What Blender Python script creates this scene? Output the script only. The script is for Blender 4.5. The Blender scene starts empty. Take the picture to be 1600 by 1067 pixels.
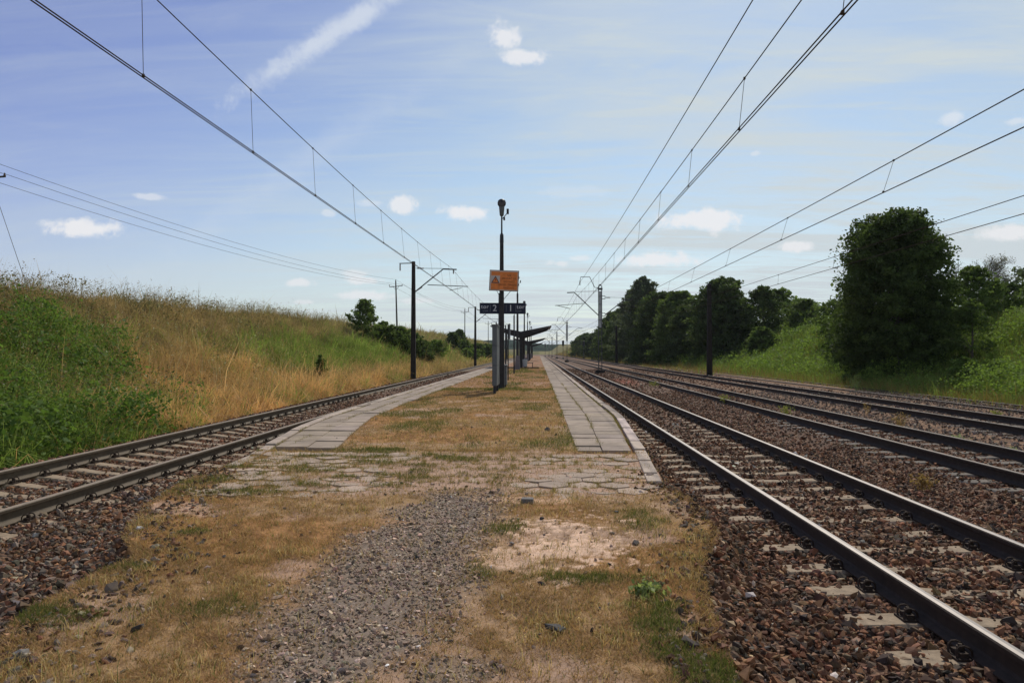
import bpy, math, random
import numpy as np
from mathutils import Vector, Matrix, Euler
R = math.radians
S = bpy.context.scene
COL = S.collection
rng = np.random.default_rng(7)
random.seed(7)

# ------------------------------------------------------------------ camera
# x = right, y = along the tracks, z = 0 at the rail tops
CAM_H = 1.65
cd = bpy.data.cameras.new("camera"); cam = bpy.data.objects.new("camera", cd); COL.objects.link(cam)
cd.sensor_width = 36; cd.lens = 36 * 1150 / 1600; cd.clip_end = 6000; cd.clip_start = 0.05
YAW = math.atan(41 / 1150); PITCH = math.atan(17 / 1150)
cam.location = (0, 0, CAM_H); cam.rotation_euler = (R(90) + PITCH, 0, YAW)
S.camera = cam

# ------------------------------------------------------------------ sun, sky
SUN_EL, SUN_AZ = 44, 17                     # azimuth to the right of the track direction
sl = bpy.data.lights.new("sun", 'SUN'); sun = bpy.data.objects.new("sun", sl); COL.objects.link(sun)
sl.energy = 3.6; sl.angle = R(0.5); sl.color = (1.0, 0.94, 0.84)
sdir = Vector((math.sin(R(SUN_AZ)) * math.cos(R(SUN_EL)), math.cos(R(SUN_AZ)) * math.cos(R(SUN_EL)), math.sin(R(SUN_EL))))
sun.rotation_euler = sdir.to_track_quat('Z', 'Y').to_euler()
S.view_settings.view_transform = 'Standard'; S.view_settings.look = 'None'
S.view_settings.exposure = -0.15; S.view_settings.gamma = 1

def pxdir(px, py):
    v = Vector(((px - 800) / 1150, (533.5 - py) / 1150, -1)); v.normalize()
    return cam.rotation_euler.to_matrix() @ v

def world():
    w = bpy.data.worlds.new("World"); S.world = w; w.use_nodes = True
    nt = w.node_tree; N = nt.nodes; L = nt.links; N.clear()
    out = N.new('ShaderNodeOutputWorld'); bg = N.new('ShaderNodeBackground'); bg.inputs[1].default_value = 0.1
    L.new(bg.outputs[0], out.inputs[0])
    sky = N.new('ShaderNodeTexSky'); sky.sky_type = 'NISHITA'; sky.sun_disc = False
    sky.sun_elevation = R(SUN_EL); sky.sun_rotation = R(SUN_AZ); sky.air_density = 1.0; sky.dust_density = 0.4; sky.ozone_density = 2.2
    tc = N.new('ShaderNodeTexCoord'); D = tc.outputs['Generated']
    def math_(op, a, b=None, c=None, clamp=False):
        n = N.new('ShaderNodeMath'); n.operation = op; n.use_clamp = clamp
        for i, v in enumerate((a, b, c)):
            if v is None: continue
            if isinstance(v, (int, float)): n.inputs[i].default_value = v
            else: L.new(v, n.inputs[i])
        return n.outputs[0]
    def noise(vec, sc, det, rough=0.6, dist=0.0):
        n = N.new('ShaderNodeTexNoise'); n.inputs['Scale'].default_value = sc; n.inputs['Detail'].default_value = det
        n.inputs['Roughness'].default_value = rough; n.inputs['Distortion'].default_value = dist
        L.new(vec, n.inputs['Vector']); return n.outputs['Fac']
    def mrange(v, a, b, c=0, d=1, smooth=True):
        n = N.new('ShaderNodeMapRange'); n.interpolation_type = 'SMOOTHSTEP' if smooth else 'LINEAR'
        L.new(v, n.inputs[0])
        for i, q in enumerate((a, b, c, d)): n.inputs[i + 1].default_value = q
        return n.outputs[0]
    # thin high veil, stretched on a plane overhead
    sep = N.new('ShaderNodeSeparateXYZ'); L.new(D, sep.inputs[0])
    zz = math_('ADD', math_('MAXIMUM', sep.outputs[2], 0.0), 0.12)
    cx = N.new('ShaderNodeCombineXYZ'); L.new(math_('DIVIDE', sep.outputs[0], zz), cx.inputs[0]); L.new(math_('DIVIDE', sep.outputs[1], zz), cx.inputs[1])
    mp = N.new('ShaderNodeMapping'); mp.inputs['Rotation'].default_value = (0, 0, R(28)); mp.inputs['Scale'].default_value = (0.5, 2.1, 1)
    L.new(cx.outputs[0], mp.inputs[0])
    veil = mrange(noise(mp.outputs[0], 0.9, 8, 0.60, 1.1), 0.34, 0.68)
    fine = mrange(noise(mp.outputs[0], 3.2, 8, 0.66, 1.6), 0.40, 0.72)
    veil = math_('ADD', math_('MULTIPLY_ADD', veil, 0.62, 0.02), math_('MULTIPLY', fine, 0.34))
    # more veil to the right and low down
    side = mrange(math_('SUBTRACT', sep.outputs[0], math_('MULTIPLY', sep.outputs[2], 0.35)), -0.65, 0.30, 0.30, 1.20)
    veil = math_('ADD', math_('MULTIPLY', veil, side), mrange(sep.outputs[0], -0.15, 0.7, 0.0, 0.14))
    low = mrange(sep.outputs[2], 0.0, 0.30, 0.42, 0.0)
    veil = math_('ADD', veil, low, clamp=True)
    nz = math_('ADD', math_('MULTIPLY', noise(D, 24, 8, 0.66, 0.3), 0.7), math_('MULTIPLY', noise(D, 70, 6, 0.6), 0.3)); nzs = math_('SUBTRACT', nz, 0.5)
    # contrail band
    a, b = pxdir(350, 165), pxdir(690, -60); mid = (a + b).normalized()
    rot = Matrix((( (b - a).normalized()), (mid), ((b - a).cross(mid)).normalized())).transposed().to_euler()
    def blob(c, rot, sc, k, lo, hi, amt):
        m = N.new('ShaderNodeMapping'); m.vector_type = 'TEXTURE'; m.inputs['Location'].default_value = c
        m.inputs['Rotation'].default_value = rot; m.inputs['Scale'].default_value = sc; L.new(D, m.inputs[0])
        ln = N.new('ShaderNodeVectorMath'); ln.operation = 'LENGTH'; L.new(m.outputs[0], ln.inputs[0])
        v = math_('SUBTRACT', math_('MULTIPLY_ADD', nzs, k, 1.0), ln.outputs['Value'])
        return mrange(v, lo, hi, 0, amt)
    tr = blob(mid, rot, ((b - a).length * 0.56, 0.3, 0.018), 2.2, -0.05, 0.8, 0.68)
    tr2 = blob(pxdir(480, 250), rot, (0.42, 0.3, 0.030), 1.8, 0.1, 1.1, 0.16)
    tr = math_('MAXIMUM', tr, tr2)
    clouds = [(787, 57, 27, 17, .8), (818, 90, 36, 11, .8), (132, 356, 52, 13, .95), (234, 308, 20, 4, .5), (628, 320, 22, 11, .8), (578, 318, 24, 7, .35), (725, 332, 32, 11, .9),
              (512, 333, 10, 5, .4), (1100, 345, 62, 14, .9), (1026, 407, 58, 11, .85), (1244, 385, 24, 7, .8), (1575, 363, 46, 11, .8), (1130, 478, 60, 10, .35), (560, 428, 22, 5, .5),
              (572, 438, 30, 6, .7), (567, 462, 42, 7, .7), (466, 442, 22, 6, .7), (478, 472, 18, 4, .5), (875, 412, 22, 6, .55), (905, 404, 18, 5, .5), (1485, 184, 14, 9, .5),
              (1590, 190, 14, 5, .4), (1560, 455, 60, 12, .4), (1180, 240, 8, 4, .35), (650, 470, 26, 5, .5), (900, 300, 60, 8, .15)]
    cm = None; up_in = None
    for (px, py, w_, h_, am) in clouds:
        d = pxdir(px, py); q = d.to_track_quat('Y', 'Z').to_euler()
        f = blob(d, q, (w_ / 1150 * 1.25, 0.25, h_ / 1150 * 1.35), 3.0, 0.0, 0.62, am)
        cm = f if cm is None else math_('MAXIMUM', cm, f)
    def mix(fac, A, B):
        n = N.new('ShaderNodeMix'); n.data_type = 'RGBA'; L.new(fac, n.inputs[0])
        for v, i in ((A, 6), (B, 7)):
            if isinstance(v, tuple): n.inputs[i].default_value = v
            else: L.new(v, n.inputs[i])
        return n.outputs[2]
    tint = N.new('ShaderNodeMix'); tint.data_type = 'RGBA'; tint.blend_type = 'MULTIPLY'; tint.inputs[0].default_value = 1
    L.new(sky.outputs[0], tint.inputs[6])
    L.new(mix(mrange(math_('SUBTRACT', sep.outputs[0], math_('MULTIPLY', sep.outputs[2], 0.9)), -0.95, -0.20), (1.04, 0.92, 1.18, 1), (1.14, 1.18, 1.14, 1)), tint.inputs[7])
    c = mix(veil, tint.outputs[2], (6.7, 7.5, 7.9, 1))
    c = mix(tr, c, (8.0, 8.6, 9.4, 1))
    c = mix(cm, c, (9.6, 9.6, 9.8, 1))
    L.new(c, bg.inputs[0])
world()

# ------------------------------------------------------------------ noise in python
def _h(ix, iy, s):
    n = (ix.astype(np.int64) * 374761393 + iy.astype(np.int64) * 668265263 + s * 1274126177) & 0xffffffff
    n = ((n ^ (n >> 13)) * 1103515245) & 0xffffffff
    n = n ^ (n >> 16)
    return (n & 0xffff) / 65535.0
def vn(x, y, s=0):
    x = np.asarray(x, float); y = np.asarray(y, float)
    ix = np.floor(x); iy = np.floor(y); fx = x - ix; fy = y - iy
    fx = fx * fx * (3 - 2 * fx); fy = fy * fy * (3 - 2 * fy)
    a = _h(ix, iy, s); b = _h(ix + 1, iy, s); c = _h(ix, iy + 1, s); d = _h(ix + 1, iy + 1, s)
    return (a * (1 - fx) + b * fx) * (1 - fy) + (c * (1 - fx) + d * fx) * fy
def fbm(x, y, s=0, o=4):
    t = 0; a = 0.5; n = 0
    for i in range(o):
        t = t + a * vn(x * 2 ** i, y * 2 ** i, s + i * 17); n += a; a *= 0.5
    return t / n
def ss(x, a, b):
    t = np.clip((np.asarray(x, float) - a) / (b - a), 0, 1); return t * t * (3 - 2 * t)

# ------------------------------------------------------------------ materials
MAT = {}
def mat(name, color=(.5, .5, .5), rough=.85, metal=0, var=0.0, vscale=8, bump=0.0, bscale=40, attr=False, transl=0.0, spec=.3, c2=None):
    if name in MAT: return MAT[name]
    m = bpy.data.materials.new(name); m.use_nodes = True; nt = m.node_tree; N = nt.nodes; L = nt.links
    p = N['Principled BSDF']; p.inputs['Roughness'].default_value = rough; p.inputs['Metallic'].default_value = metal
    p.inputs['Specular IOR Level'].default_value = spec
    tc = N.new('ShaderNodeTexCoord')
    if attr:
        a = N.new('ShaderNodeAttribute'); a.attribute_name = 'tint'; src = a.outputs['Color']
    else:
        a = N.new('ShaderNodeRGB'); a.outputs[0].default_value = (*color, 1); src = a.outputs[0]
    if var > 0:
        n = N.new('ShaderNodeTexNoise'); n.inputs['Scale'].default_value = vscale; n.inputs['Detail'].default_value = 8; n.inputs['Roughness'].default_value = .65
        L.new(tc.outputs['Object'], n.inputs['Vector'])
        mr = N.new('ShaderNodeMapRange'); L.new(n.outputs['Fac'], mr.inputs[0]); mr.inputs[1].default_value = .3; mr.inputs[2].default_value = .7
        mx = N.new('ShaderNodeMix'); mx.data_type = 'RGBA'; L.new(mr.outputs[0], mx.inputs[0])
        if c2 is not None: L.new(src, mx.inputs[6]); mx.inputs[7].default_value = (*c2, 1)
        else:
            mr.inputs[3].default_value = 1 - var; mr.inputs[4].default_value = 1 + var
            vm = N.new('ShaderNodeVectorMath'); vm.operation = 'SCALE'; L.new(src, vm.inputs[0]); L.new(mr.outputs[0], vm.inputs[3])
            mx.inputs[0].default_value = 1; nt.links.remove(mx.inputs[0].links[0]) if mx.inputs[0].links else None
            L.new(src, mx.inputs[6]); L.new(vm.outputs[0], mx.inputs[7])
        src = mx.outputs[2]
    L.new(src, p.inputs['Base Color'])
    if bump > 0:
        n = N.new('ShaderNodeTexNoise'); n.inputs['Scale'].default_value = bscale; n.inputs['Detail'].default_value = 8; n.inputs['Roughness'].default_value = .7
        L.new(tc.outputs['Object'], n.inputs['Vector'])
        b = N.new('ShaderNodeBump'); b.inputs['Strength'].default_value = 1; b.inputs['Distance'].default_value = bump
        L.new(n.outputs['Fac'], b.inputs['Height']); L.new(b.outputs[0], p.inputs['Normal'])
    if transl > 0:
        t = N.new('ShaderNodeBsdfTranslucent'); vm = N.new('ShaderNodeVectorMath'); vm.operation = 'MULTIPLY'
        L.new(src, vm.inputs[0]); vm.inputs[1].default_value = (1.15, 1.22, .72); L.new(vm.outputs[0], t.inputs[0])
        mx = N.new('ShaderNodeMixShader'); mx.inputs[0].default_value = transl
        L.new(p.outputs[0], mx.inputs[1]); L.new(t.outputs[0], mx.inputs[2])
        L.new(mx.outputs[0], N['Material Output'].inputs['Surface'])
    MAT[name] = m; return m

# ------------------------------------------------------------------ object helpers
def tag(o, label=None, cat=None, group=None, kind=None):
    if label: o['label'] = label
    if cat: o['category'] = cat
    if group: o['group'] = group
    if kind: o['kind'] = kind
    return o
def link(name, me, m=None, parent=None):
    o = bpy.data.objects.new(name, me); COL.objects.link(o)
    if m is not None:
        for q in (m if isinstance(m, (list, tuple)) else [m]): me.materials.append(q)
    if parent is not None: o.parent = parent
    return o
def empty(name, loc=(0, 0, 0), rz=0, **k):
    o = bpy.data.objects.new(name, None); COL.objects.link(o); o.location = loc; o.rotation_euler = (0, 0, rz); o.empty_display_size = .2
    return tag(o, **k)
def copy_tree(o, parent=None):
    c = o.copy(); COL.objects.link(c); c.parent = parent
    for ch in list(o.children): copy_tree(ch, c)
    return c
def bigmesh(name, V, F, tint=None, smooth=False):
    V = np.asarray(V, np.float32); F = np.asarray(F, np.int32); k = F.shape[1]
    me = bpy.data.meshes.new(name); me.vertices.add(len(V)); me.vertices.foreach_set('co', V.ravel())
    me.loops.add(F.size); me.loops.foreach_set('vertex_index', F.ravel())
    me.polygons.add(len(F)); me.polygons.foreach_set('loop_start', np.arange(0, F.size, k, dtype=np.int32))
    me.polygons.foreach_set('loop_total', np.full(len(F), k, np.int32))
    me.polygons.foreach_set('use_smooth', np.full(len(F), smooth))
    me.update(calc_edges=True)
    if tint is not None:
        a = me.color_attributes.new('tint', 'FLOAT_COLOR', 'POINT')
        c = np.ones((len(V), 4), np.float32); c[:, :3] = tint; a.data.foreach_set('color', c.ravel())
    me.validate(); return me
class MB:
    def __init__(s): s.v = []; s.f = []; s.mi = []
    def add(s, v, f, mi=0):
        b = len(s.v); s.v += [tuple(p) for p in v]; s.f += [tuple(b + i for i in q) for q in f]; s.mi += [mi] * len(f); return s
    def box(s, c, d, rot=None, taper=1.0, mi=0):
        M = rot.to_matrix() if rot is not None else Matrix.Identity(3); v = []
        for z in (-1, 1):
            t = taper if z > 0 else 1
            for x, y in ((-1, -1), (1, -1), (1, 1), (-1, 1)):
                v.append(Vector(c) + M @ Vector((x * d[0] / 2 * t, y * d[1] / 2 * t, z * d[2] / 2)))
        return s.add(v, [(3, 2, 1, 0), (4, 5, 6, 7), (0, 1, 5, 4), (1, 2, 6, 5), (2, 3, 7, 6), (3, 0, 4, 7)], mi)
    def bar(s, a, b, w, h=None, mi=0):
        a = Vector(a); b = Vector(b); d = b - a; q = d.to_track_quat('Y', 'Z')
        return s.box((a + b) / 2, (w, d.length, h or w), q, mi=mi)
    def tube(s, pts, r, n=8, cap=True, mi=0):
        pts = [Vector(p) for p in pts]; rs = r if isinstance(r, (list, tuple)) else [r] * len(pts)
        v = []; f = []; up = Vector((0, 0, 1))
        for i, p in enumerate(pts):
            d = (pts[min(i + 1, len(pts) - 1)] - pts[max(i - 1, 0)]).normalized()
            if i == 0:
                a = d.cross(up) if abs(d.z) < .95 else d.cross(Vector((1, 0, 0)))
            else: a = prev - d * prev.dot(d)
            a.normalize(); prev = a; b = d.cross(a)
            for k in range(n):
                t = 2 * math.pi * k / n; v.append(p + a * (math.cos(t) * rs[i]) + b * (math.sin(t) * rs[i]))
        for i in range(len(pts) - 1):
            for k in range(n):
                f.append((i * n + k, i * n + (k + 1) % n, (i + 1) * n + (k + 1) % n, (i + 1) * n + k))
        if cap: f.append(tuple(range(n - 1, -1, -1))); f.append(tuple((len(pts) - 1) * n + k for k in range(n)))
        return s.add(v, f, mi)
    def lathe(s, prof, c=(0, 0, 0), n=16, mi=0):
        v = []; f = []
        for (r, z) in prof:
            for k in range(n):
                t = 2 * math.pi * k / n; v.append((c[0] + r * math.cos(t), c[1] + r * math.sin(t), c[2] + z))
        for i in range(len(prof) - 1):
            for k in range(n): f.append((i * n + k, i * n + (k + 1) % n, (i + 1) * n + (k + 1) % n, (i + 1) * n + k))
        f.append(tuple(range(n - 1, -1, -1))); f.append(tuple((len(prof) - 1) * n + k for k in range(n)))
        return s.add(v, f, mi)
    def build(s, name, m, parent=None, bevel=0, smooth=False):
        me = bpy.data.meshes.new(name); me.from_pydata(s.v, [], s.f); me.polygons.foreach_set('material_index', s.mi)
        if smooth: me.polygons.foreach_set('use_smooth', [True] * len(s.f))
        me.update(); o = link(name, me, m, parent)
        if bevel:
            b = o.modifiers.new('bevel', 'BEVEL'); b.width = bevel; b.segments = 2; b.limit_method = 'ANGLE'
        return o
def grid(xs, ys, zf):
    X, Y = np.meshgrid(xs, ys); Z = zf(X, Y); V = np.stack([X, Y, Z], -1).reshape(-1, 3)
    return V, gridfaces(len(ys), len(xs))
def gridfaces(ny, nx):
    i = np.arange(ny - 1)[:, None] * nx + np.arange(nx - 1)[None, :]
    return np.stack([i, i + 1, i + nx + 1, i + nx], -1).reshape(-1, 4)
def lerp3(a, b, t): return np.asarray(a)[None] * (1 - t[:, None]) + np.asarray(b)[None] * t[:, None]

# ------------------------------------------------------------------ terrain heights
T1, T2, T3, T4, T5 = 3.40, -6.72, 7.35, 11.40, 15.25
EDGE_Y = [-8, 2.0, 3.8, 4.3, 5.0, 5.6, 6.1, 6.5, 7.5, 8.6, 11.0, 16.8, 24, 400]
EDGE_R = [.7, .80, .86, .93, 1.0, 1.10, 1.30, 1.45, 1.50, 1.41, 1.58, 1.88, 1.84, 1.82]
EDGE_LY = [-8, 2, 3.8, 4.3, 5.0, 5.75, 6.3, 7.5, 9.0, 10.3, 14.0, 16.5, 400]
EDGE_L = [-2.4, -2.6, -2.8, -3.0, -3.1, -3.05, -3.5, -3.9, -4.1, -4.13, -4.64, -4.80, -4.80]
def eR(y): return np.interp(y, EDGE_Y, EDGE_R)
def eL(y): return np.interp(y, EDGE_LY, EDGE_L)
def zplat(y): return np.interp(y, [-8, 0, 4, 8, 11, 14, 400], [-.02, 0, .02, .11, .17, .2, .2])
PLAT_END = 290
def zbal(x, y):
    x = np.asarray(x, float); y = np.asarray(y, float)
    z = -.225 + .025 * (fbm(x * 1.3, y * 1.3, 3) - .5)
    z = z - .10 * ss(np.abs(x - 5.35), .75, .25) - .10 * ss(np.abs(x - 9.35), .8, .3) - .08 * ss(np.abs(x - 13.3), .9, .4)
    z = z - .12 * ss(x, 2.15, 1.75) * ss(y, 9, 13) * (x > 0)
    # left track: outer rail raised
    zl = -.245 - .067 * (x - (-7.47)) / 1.5
    zl = np.where(x > -5.2, np.maximum(-.38, -.24 - .15 * ss(x, -5.3, -4.9)), zl)
    zl = np.where(x > -5.4, zl + (.16 * ss(x, -5.4, -4.0)) * ss(y, 12, 7.5), zl)
    zl = zl - .3 * ss(x, -8.3, -9.0)
    cover = .045 * ss(y, 12, 30)
    z = z + .018 + cover; zl = zl + .012 + cover * .8
    z = z + (.185 + zplat(y) - .01) * ss(x - eR(y), .50, .10) * ss(y, 10.0, 8.6) * (x > 0)
    zl = zl + .15 * ss(eL(y) - x, .6, 0) * ss(y, 10.5, 8.5) * (x < -1)
    return np.where(x < -1.6, zl + .03 * (fbm(x * 1.3, y * 1.3, 9) - .5), z)
def zground(x, y):
    x = np.asarray(x, float); y = np.asarray(y, float)
    far = ss(y, 30, 190)
    t = ss(x, -9.3 - 1.2 * far, -20.0 - 1.5 * far)
    h = 4.1 + 1.1 * ss(y, 60, 170) - .4 * ss(y, 5, 18) * ss(y, 60, 35) - 3.2 * ss(y, 260, 420)
    z = -.42 + (h + .35) * t + .55 * (fbm(x * .22, y * .22, 5) - .5) * ss(x, -9, -13) + .012 * np.maximum(0, -x - 20) * ss(y, 500, 100)
    hr = 4.6 * ss(y, 175, 95) * ss(y, -40, 10) + .5 * ss(y, 150, 250)
    zr = hr * ss(x, 18.5, 30) + .5 * (fbm(x * .25, y * .25, 6) - .5) * ss(x, 18, 21) + .25 * ss(x, 17, 19)
    rise = ss(y, 320, 640) * 6.5 * ss(x, 12, 30) + ss(y, 620, 1200) * 7
    return z + zr + rise

MAT_stone = mat('ballast_stone', attr=True, rough=.85, var=.22, vscale=60, spec=.2)
MAT_leaf = mat('foliage', attr=True, rough=.7, transl=.42, spec=.12)
MAT_blade = mat('grass_blades', attr=True, rough=.85, transl=.33, spec=.06)

# ------------------------------------------------------------------ ground sheet
def build_ground():
    xs = np.concatenate([-np.geomspace(1500, 60, 26), np.linspace(-58, -21, 38), np.arange(-20.7, -8.6, .35), np.linspace(-8, 14, 12), np.arange(14.5, 34, .45), np.linspace(35, 80, 24), np.geomspace(85, 1500, 24)])
    ys = np.concatenate([np.linspace(-60, 4, 18), np.arange(4.5, 90, .5), np.linspace(91, 300, 120), np.geomspace(305, 2600, 60)])
    V, F = grid(xs, ys, zground)
    x, y = V[:, 0], V[:, 1]
    n = fbm(x * .35, y * .35, 21); n2 = fbm(x * .07, y * .07, 22)
    dry = lerp3((.20, .145, .065), (.13, .105, .045), n); grn = lerp3((.045, .085, .02), (.075, .115, .03), n)
    w = ss(n2, .42, .58) * .6 + .1
    w = np.where((x < 0) & (y < 18), .85, w); w = np.where(x > 14, .85, w)
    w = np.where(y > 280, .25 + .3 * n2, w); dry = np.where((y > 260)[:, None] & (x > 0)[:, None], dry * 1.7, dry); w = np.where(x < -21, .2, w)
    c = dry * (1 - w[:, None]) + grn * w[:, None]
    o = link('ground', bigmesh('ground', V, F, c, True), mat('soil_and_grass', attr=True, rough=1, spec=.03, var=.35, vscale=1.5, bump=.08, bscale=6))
    tag(o, kind='structure')
build_ground()

def build_hills():
    for k, (y0, hh, c) in enumerate(((900, 15, (.016, .028, .018)), (1500, 25, (.020, .034, .024)))):
        xs = np.linspace(-1900, 1900, 760); rows = [];
        prof = hh * (.55 + .65 * fbm(xs * .004, xs * 0 + k, 31 + k, 3)) + 3.0 * fbm(xs * .09, xs * 0 + 4, 44 + k, 3)
        prof *= 1 - .45 * ss(xs, -60, 20)
        for j, t in enumerate(np.linspace(0, 1, 12)):
            z = prof * math.sin(t * math.pi / 2) + 1.6 * vn(xs * .2, xs * 0 + j * 3, 50) + 2
            rows.append(np.stack([xs, np.full_like(xs, y0) + t * 90 + 6 * vn(xs * .1, xs * 0 + j, 61), z - 3 * (j == 0)], -1))
        V = np.concatenate(rows); F = gridfaces(12, len(xs))
        cc = lerp3(c, np.array(c) * 1.9, fbm(V[:, 0] * .05, V[:, 2] * .3, 71))
        o = link('wooded_hills', bigmesh('hills', V, F, cc), mat('distant_wood', attr=True, rough=1, spec=0, var=.4, vscale=.2, bump=1.5, bscale=.3))
        tag(o, kind='structure')
build_hills()

# ------------------------------------------------------------------ ballast
def build_ballast():
    m = bpy.data.materials.new('ballast_bed'); m.use_nodes = True; nt = m.node_tree; N = nt.nodes; L = nt.links; p = N['Principled BSDF']
    p.inputs['Roughness'].default_value = .9; p.inputs['Specular IOR Level'].default_value = .2
    tc = N.new('ShaderNodeTexCoord'); v = N.new('ShaderNodeTexVoronoi'); v.inputs['Scale'].default_value = 19; v.inputs['Randomness'].default_value = 1
    L.new(tc.outputs['Object'], v.inputs['Vector'])
    r = N.new('ShaderNodeValToRGB'); L.new(v.outputs['Color'], r.inputs[0])
    e = r.color_ramp.elements; e[0].position = .15; e[0].color = (.06, .036, .024, 1); e[1].position = .9; e[1].color = (.26, .15, .085, 1)
    q = e.new(.5); q.color = (.17, .082, .045, 1)
    a = N.new('ShaderNodeAttribute'); a.attribute_name = 'tint'
    mx = N.new('ShaderNodeMix'); mx.data_type = 'RGBA'; mx.blend_type = 'MULTIPLY'; mx.inputs[0].default_value = 1
    L.new(r.outputs[0], mx.inputs[6]); L.new(a.outputs[0], mx.inputs[7]); L.new(mx.outputs[2], p.inputs['Base Color'])
    b = N.new('ShaderNodeBump'); b.inputs['Distance'].default_value = .04; b.inputs['Strength'].default_value = 1; b.invert = True
    L.new(v.outputs['Distance'], b.inputs['Height']); L.new(b.outputs[0], p.inputs['Normal'])
    ys = np.concatenate([np.arange(-8, 3, .5), np.arange(3, 30, .12), np.arange(30, 90, .4), np.geomspace(90, 620, 60)])
    for nm, x0, x1, n in (('ballast_bed', .4, 17.2, 150), ('ballast_bed', -9.15, -2.2, 80)):
        u = np.linspace(0, 1, n); X = np.empty((len(ys), n)); Y = np.repeat(ys[:, None], n, 1)
        for i, y in enumerate(ys):
            a0 = eR(y) - .05 if x0 > 0 else x0; a1 = x1 if x0 > 0 else eL(y) + .05
            if y > PLAT_END: a0, a1 = (a0 if x0 < 0 else -1.6), (a1 if x0 > 0 else -1.6)
            X[i] = a0 + (a1 - a0) * u
        Z = zbal(X, Y)
        edge = ss(X, 16.2, 17.2) if x0 > 0 else ss(X, -8.8, -9.15)
        Z = Z - .3 * edge
        V = np.stack([X, Y, Z], -1).reshape(-1, 3)
        x, y = V[:, 0], V[:, 1]; nn = fbm(x * .6, y * .25, 81)
        c = lerp3((1, 1, 1), (.8, .95, 1.05), nn)
        gr = ss(x, 8.2, 9.6) * .8 * (x > 0)
        c = c * (1 - gr[:, None]) + gr[:, None] * np.array((1.35, 1.45, 1.4))
        red = ss(np.hypot((x - 5.5), (y - 48) * .12), 1.0, .2); c = c * (1 + red[:, None] * np.array((1.0, .1, 0)))
        weed = ss(x, 15.8, 16.8) * (x > 0); c = c * (1 - weed[:, None]) + weed[:, None] * np.array((1.1, 1.6, .9))
        tag(link(nm, bigmesh(nm, V, gridfaces(len(ys), n), c, True), m), kind='structure')
build_ballast()

# icosahedron / octahedron stones
def _ico():
    t = (1 + 5 ** .5) / 2
    v = np.array([(-1, t, 0), (1, t, 0), (-1, -t, 0), (1, -t, 0), (0, -1, t), (0, 1, t), (0, -1, -t), (0, 1, -t), (t, 0, -1), (t, 0, 1), (-t, 0, -1), (-t, 0, 1)], float)
    f = np.array([(0, 11, 5), (0, 5, 1), (0, 1, 7), (0, 7, 10), (0, 10, 11), (1, 5, 9), (5, 11, 4), (11, 10, 2), (10, 7, 6), (7, 1, 8), (3, 9, 4), (3, 4, 2), (3, 2, 6), (3, 6, 8), (3, 8, 9), (4, 9, 5), (2, 4, 11), (6, 2, 10), (8, 6, 7), (9, 8, 1)])
    return v / np.linalg.norm(v[0]), f
ICO = _ico()
OCT = (np.array([(1, 0, 0), (-1, 0, 0), (0, 1, 0), (0, -1, 0), (0, 0, 1), (0, 0, -1)], float), np.array([(0, 2, 4), (2, 1, 4), (1, 3, 4), (3, 0, 4), (2, 0, 5), (1, 2, 5), (3, 1, 5), (0, 3, 5)]))
def randrot(n, tilt=1.0):
    q = rng.normal(size=(n, 4)); q[:, 1:3] *= tilt; q /= np.linalg.norm(q, axis=1)[:, None]
    w, x, y, z = q.T
    return np.stack([1 - 2 * (y * y + z * z), 2 * (x * y - z * w), 2 * (x * z + y * w), 2 * (x * y + z * w), 1 - 2 * (x * x + z * z), 2 * (y * z - x * w), 2 * (x * z - y * w), 2 * (y * z + x * w), 1 - 2 * (x * x + y * y)], -1).reshape(n, 3, 3)
def stones(P, size, base, colors, flat=.62, sd=.28, cube=.35, tilt=.5):
    n = len(P); bv, bf = base; K = len(bv)
    s = size * np.exp(rng.normal(0, sd, n)) * .5
    v = bv[None] * rng.uniform(.55, 1.30, (n, K, 1))
    v = np.sign(v) * np.abs(v) ** (1 - cube * .5)
    ax = np.stack([rng.uniform(.85, 1.45, n), rng.uniform(.7, 1.1, n), rng.uniform(.35, .85, n) * flat / .62], -1)
    v = v * ax[:, None, :] * s[:, None, None]
    v = np.einsum('nij,nkj->nki', randrot(n, tilt), v) + P[:, None, :]
    F = (bf[None] + (np.arange(n) * K)[:, None, None]).reshape(-1, 3)
    C = np.repeat(colors, K, axis=0)
    return v.reshape(-1, 3), F, C
def pick(n, pal, jit=.25):
    pal = np.array(pal, float); w = pal[:, 3] / pal[:, 3].sum(); i = rng.choice(len(pal), n, p=w)
    return pal[i, :3] * np.exp(rng.normal(0, jit, (n, 1))) * (1 + rng.normal(0, .05, (n, 3)))
PAL_BR = [(.215, .098, .048, 4), (.150, .074, .040, 4), (.105, .068, .044, 2.5), (.29, .155, .080, 2.4), (.36, .24, .145, .9), (.050, .035, .025, 2.2), (.52, .46, .36, .12)]
PAL_GR = [(.20, .15, .11, 4), (.26, .20, .145, 2), (.11, .083, .062, 3), (.12, .075, .055, 2.5), (.30, .27, .24, .2)]
def on_sleeper(x, y, cx, half=1.3, sp=.62, ph=0.0, w=.13):
    k = (y - ph) / sp; return (np.abs(x - cx) < half) & (np.abs(k - np.round(k)) * sp < w)
SLP, PH = .62, .22
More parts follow.
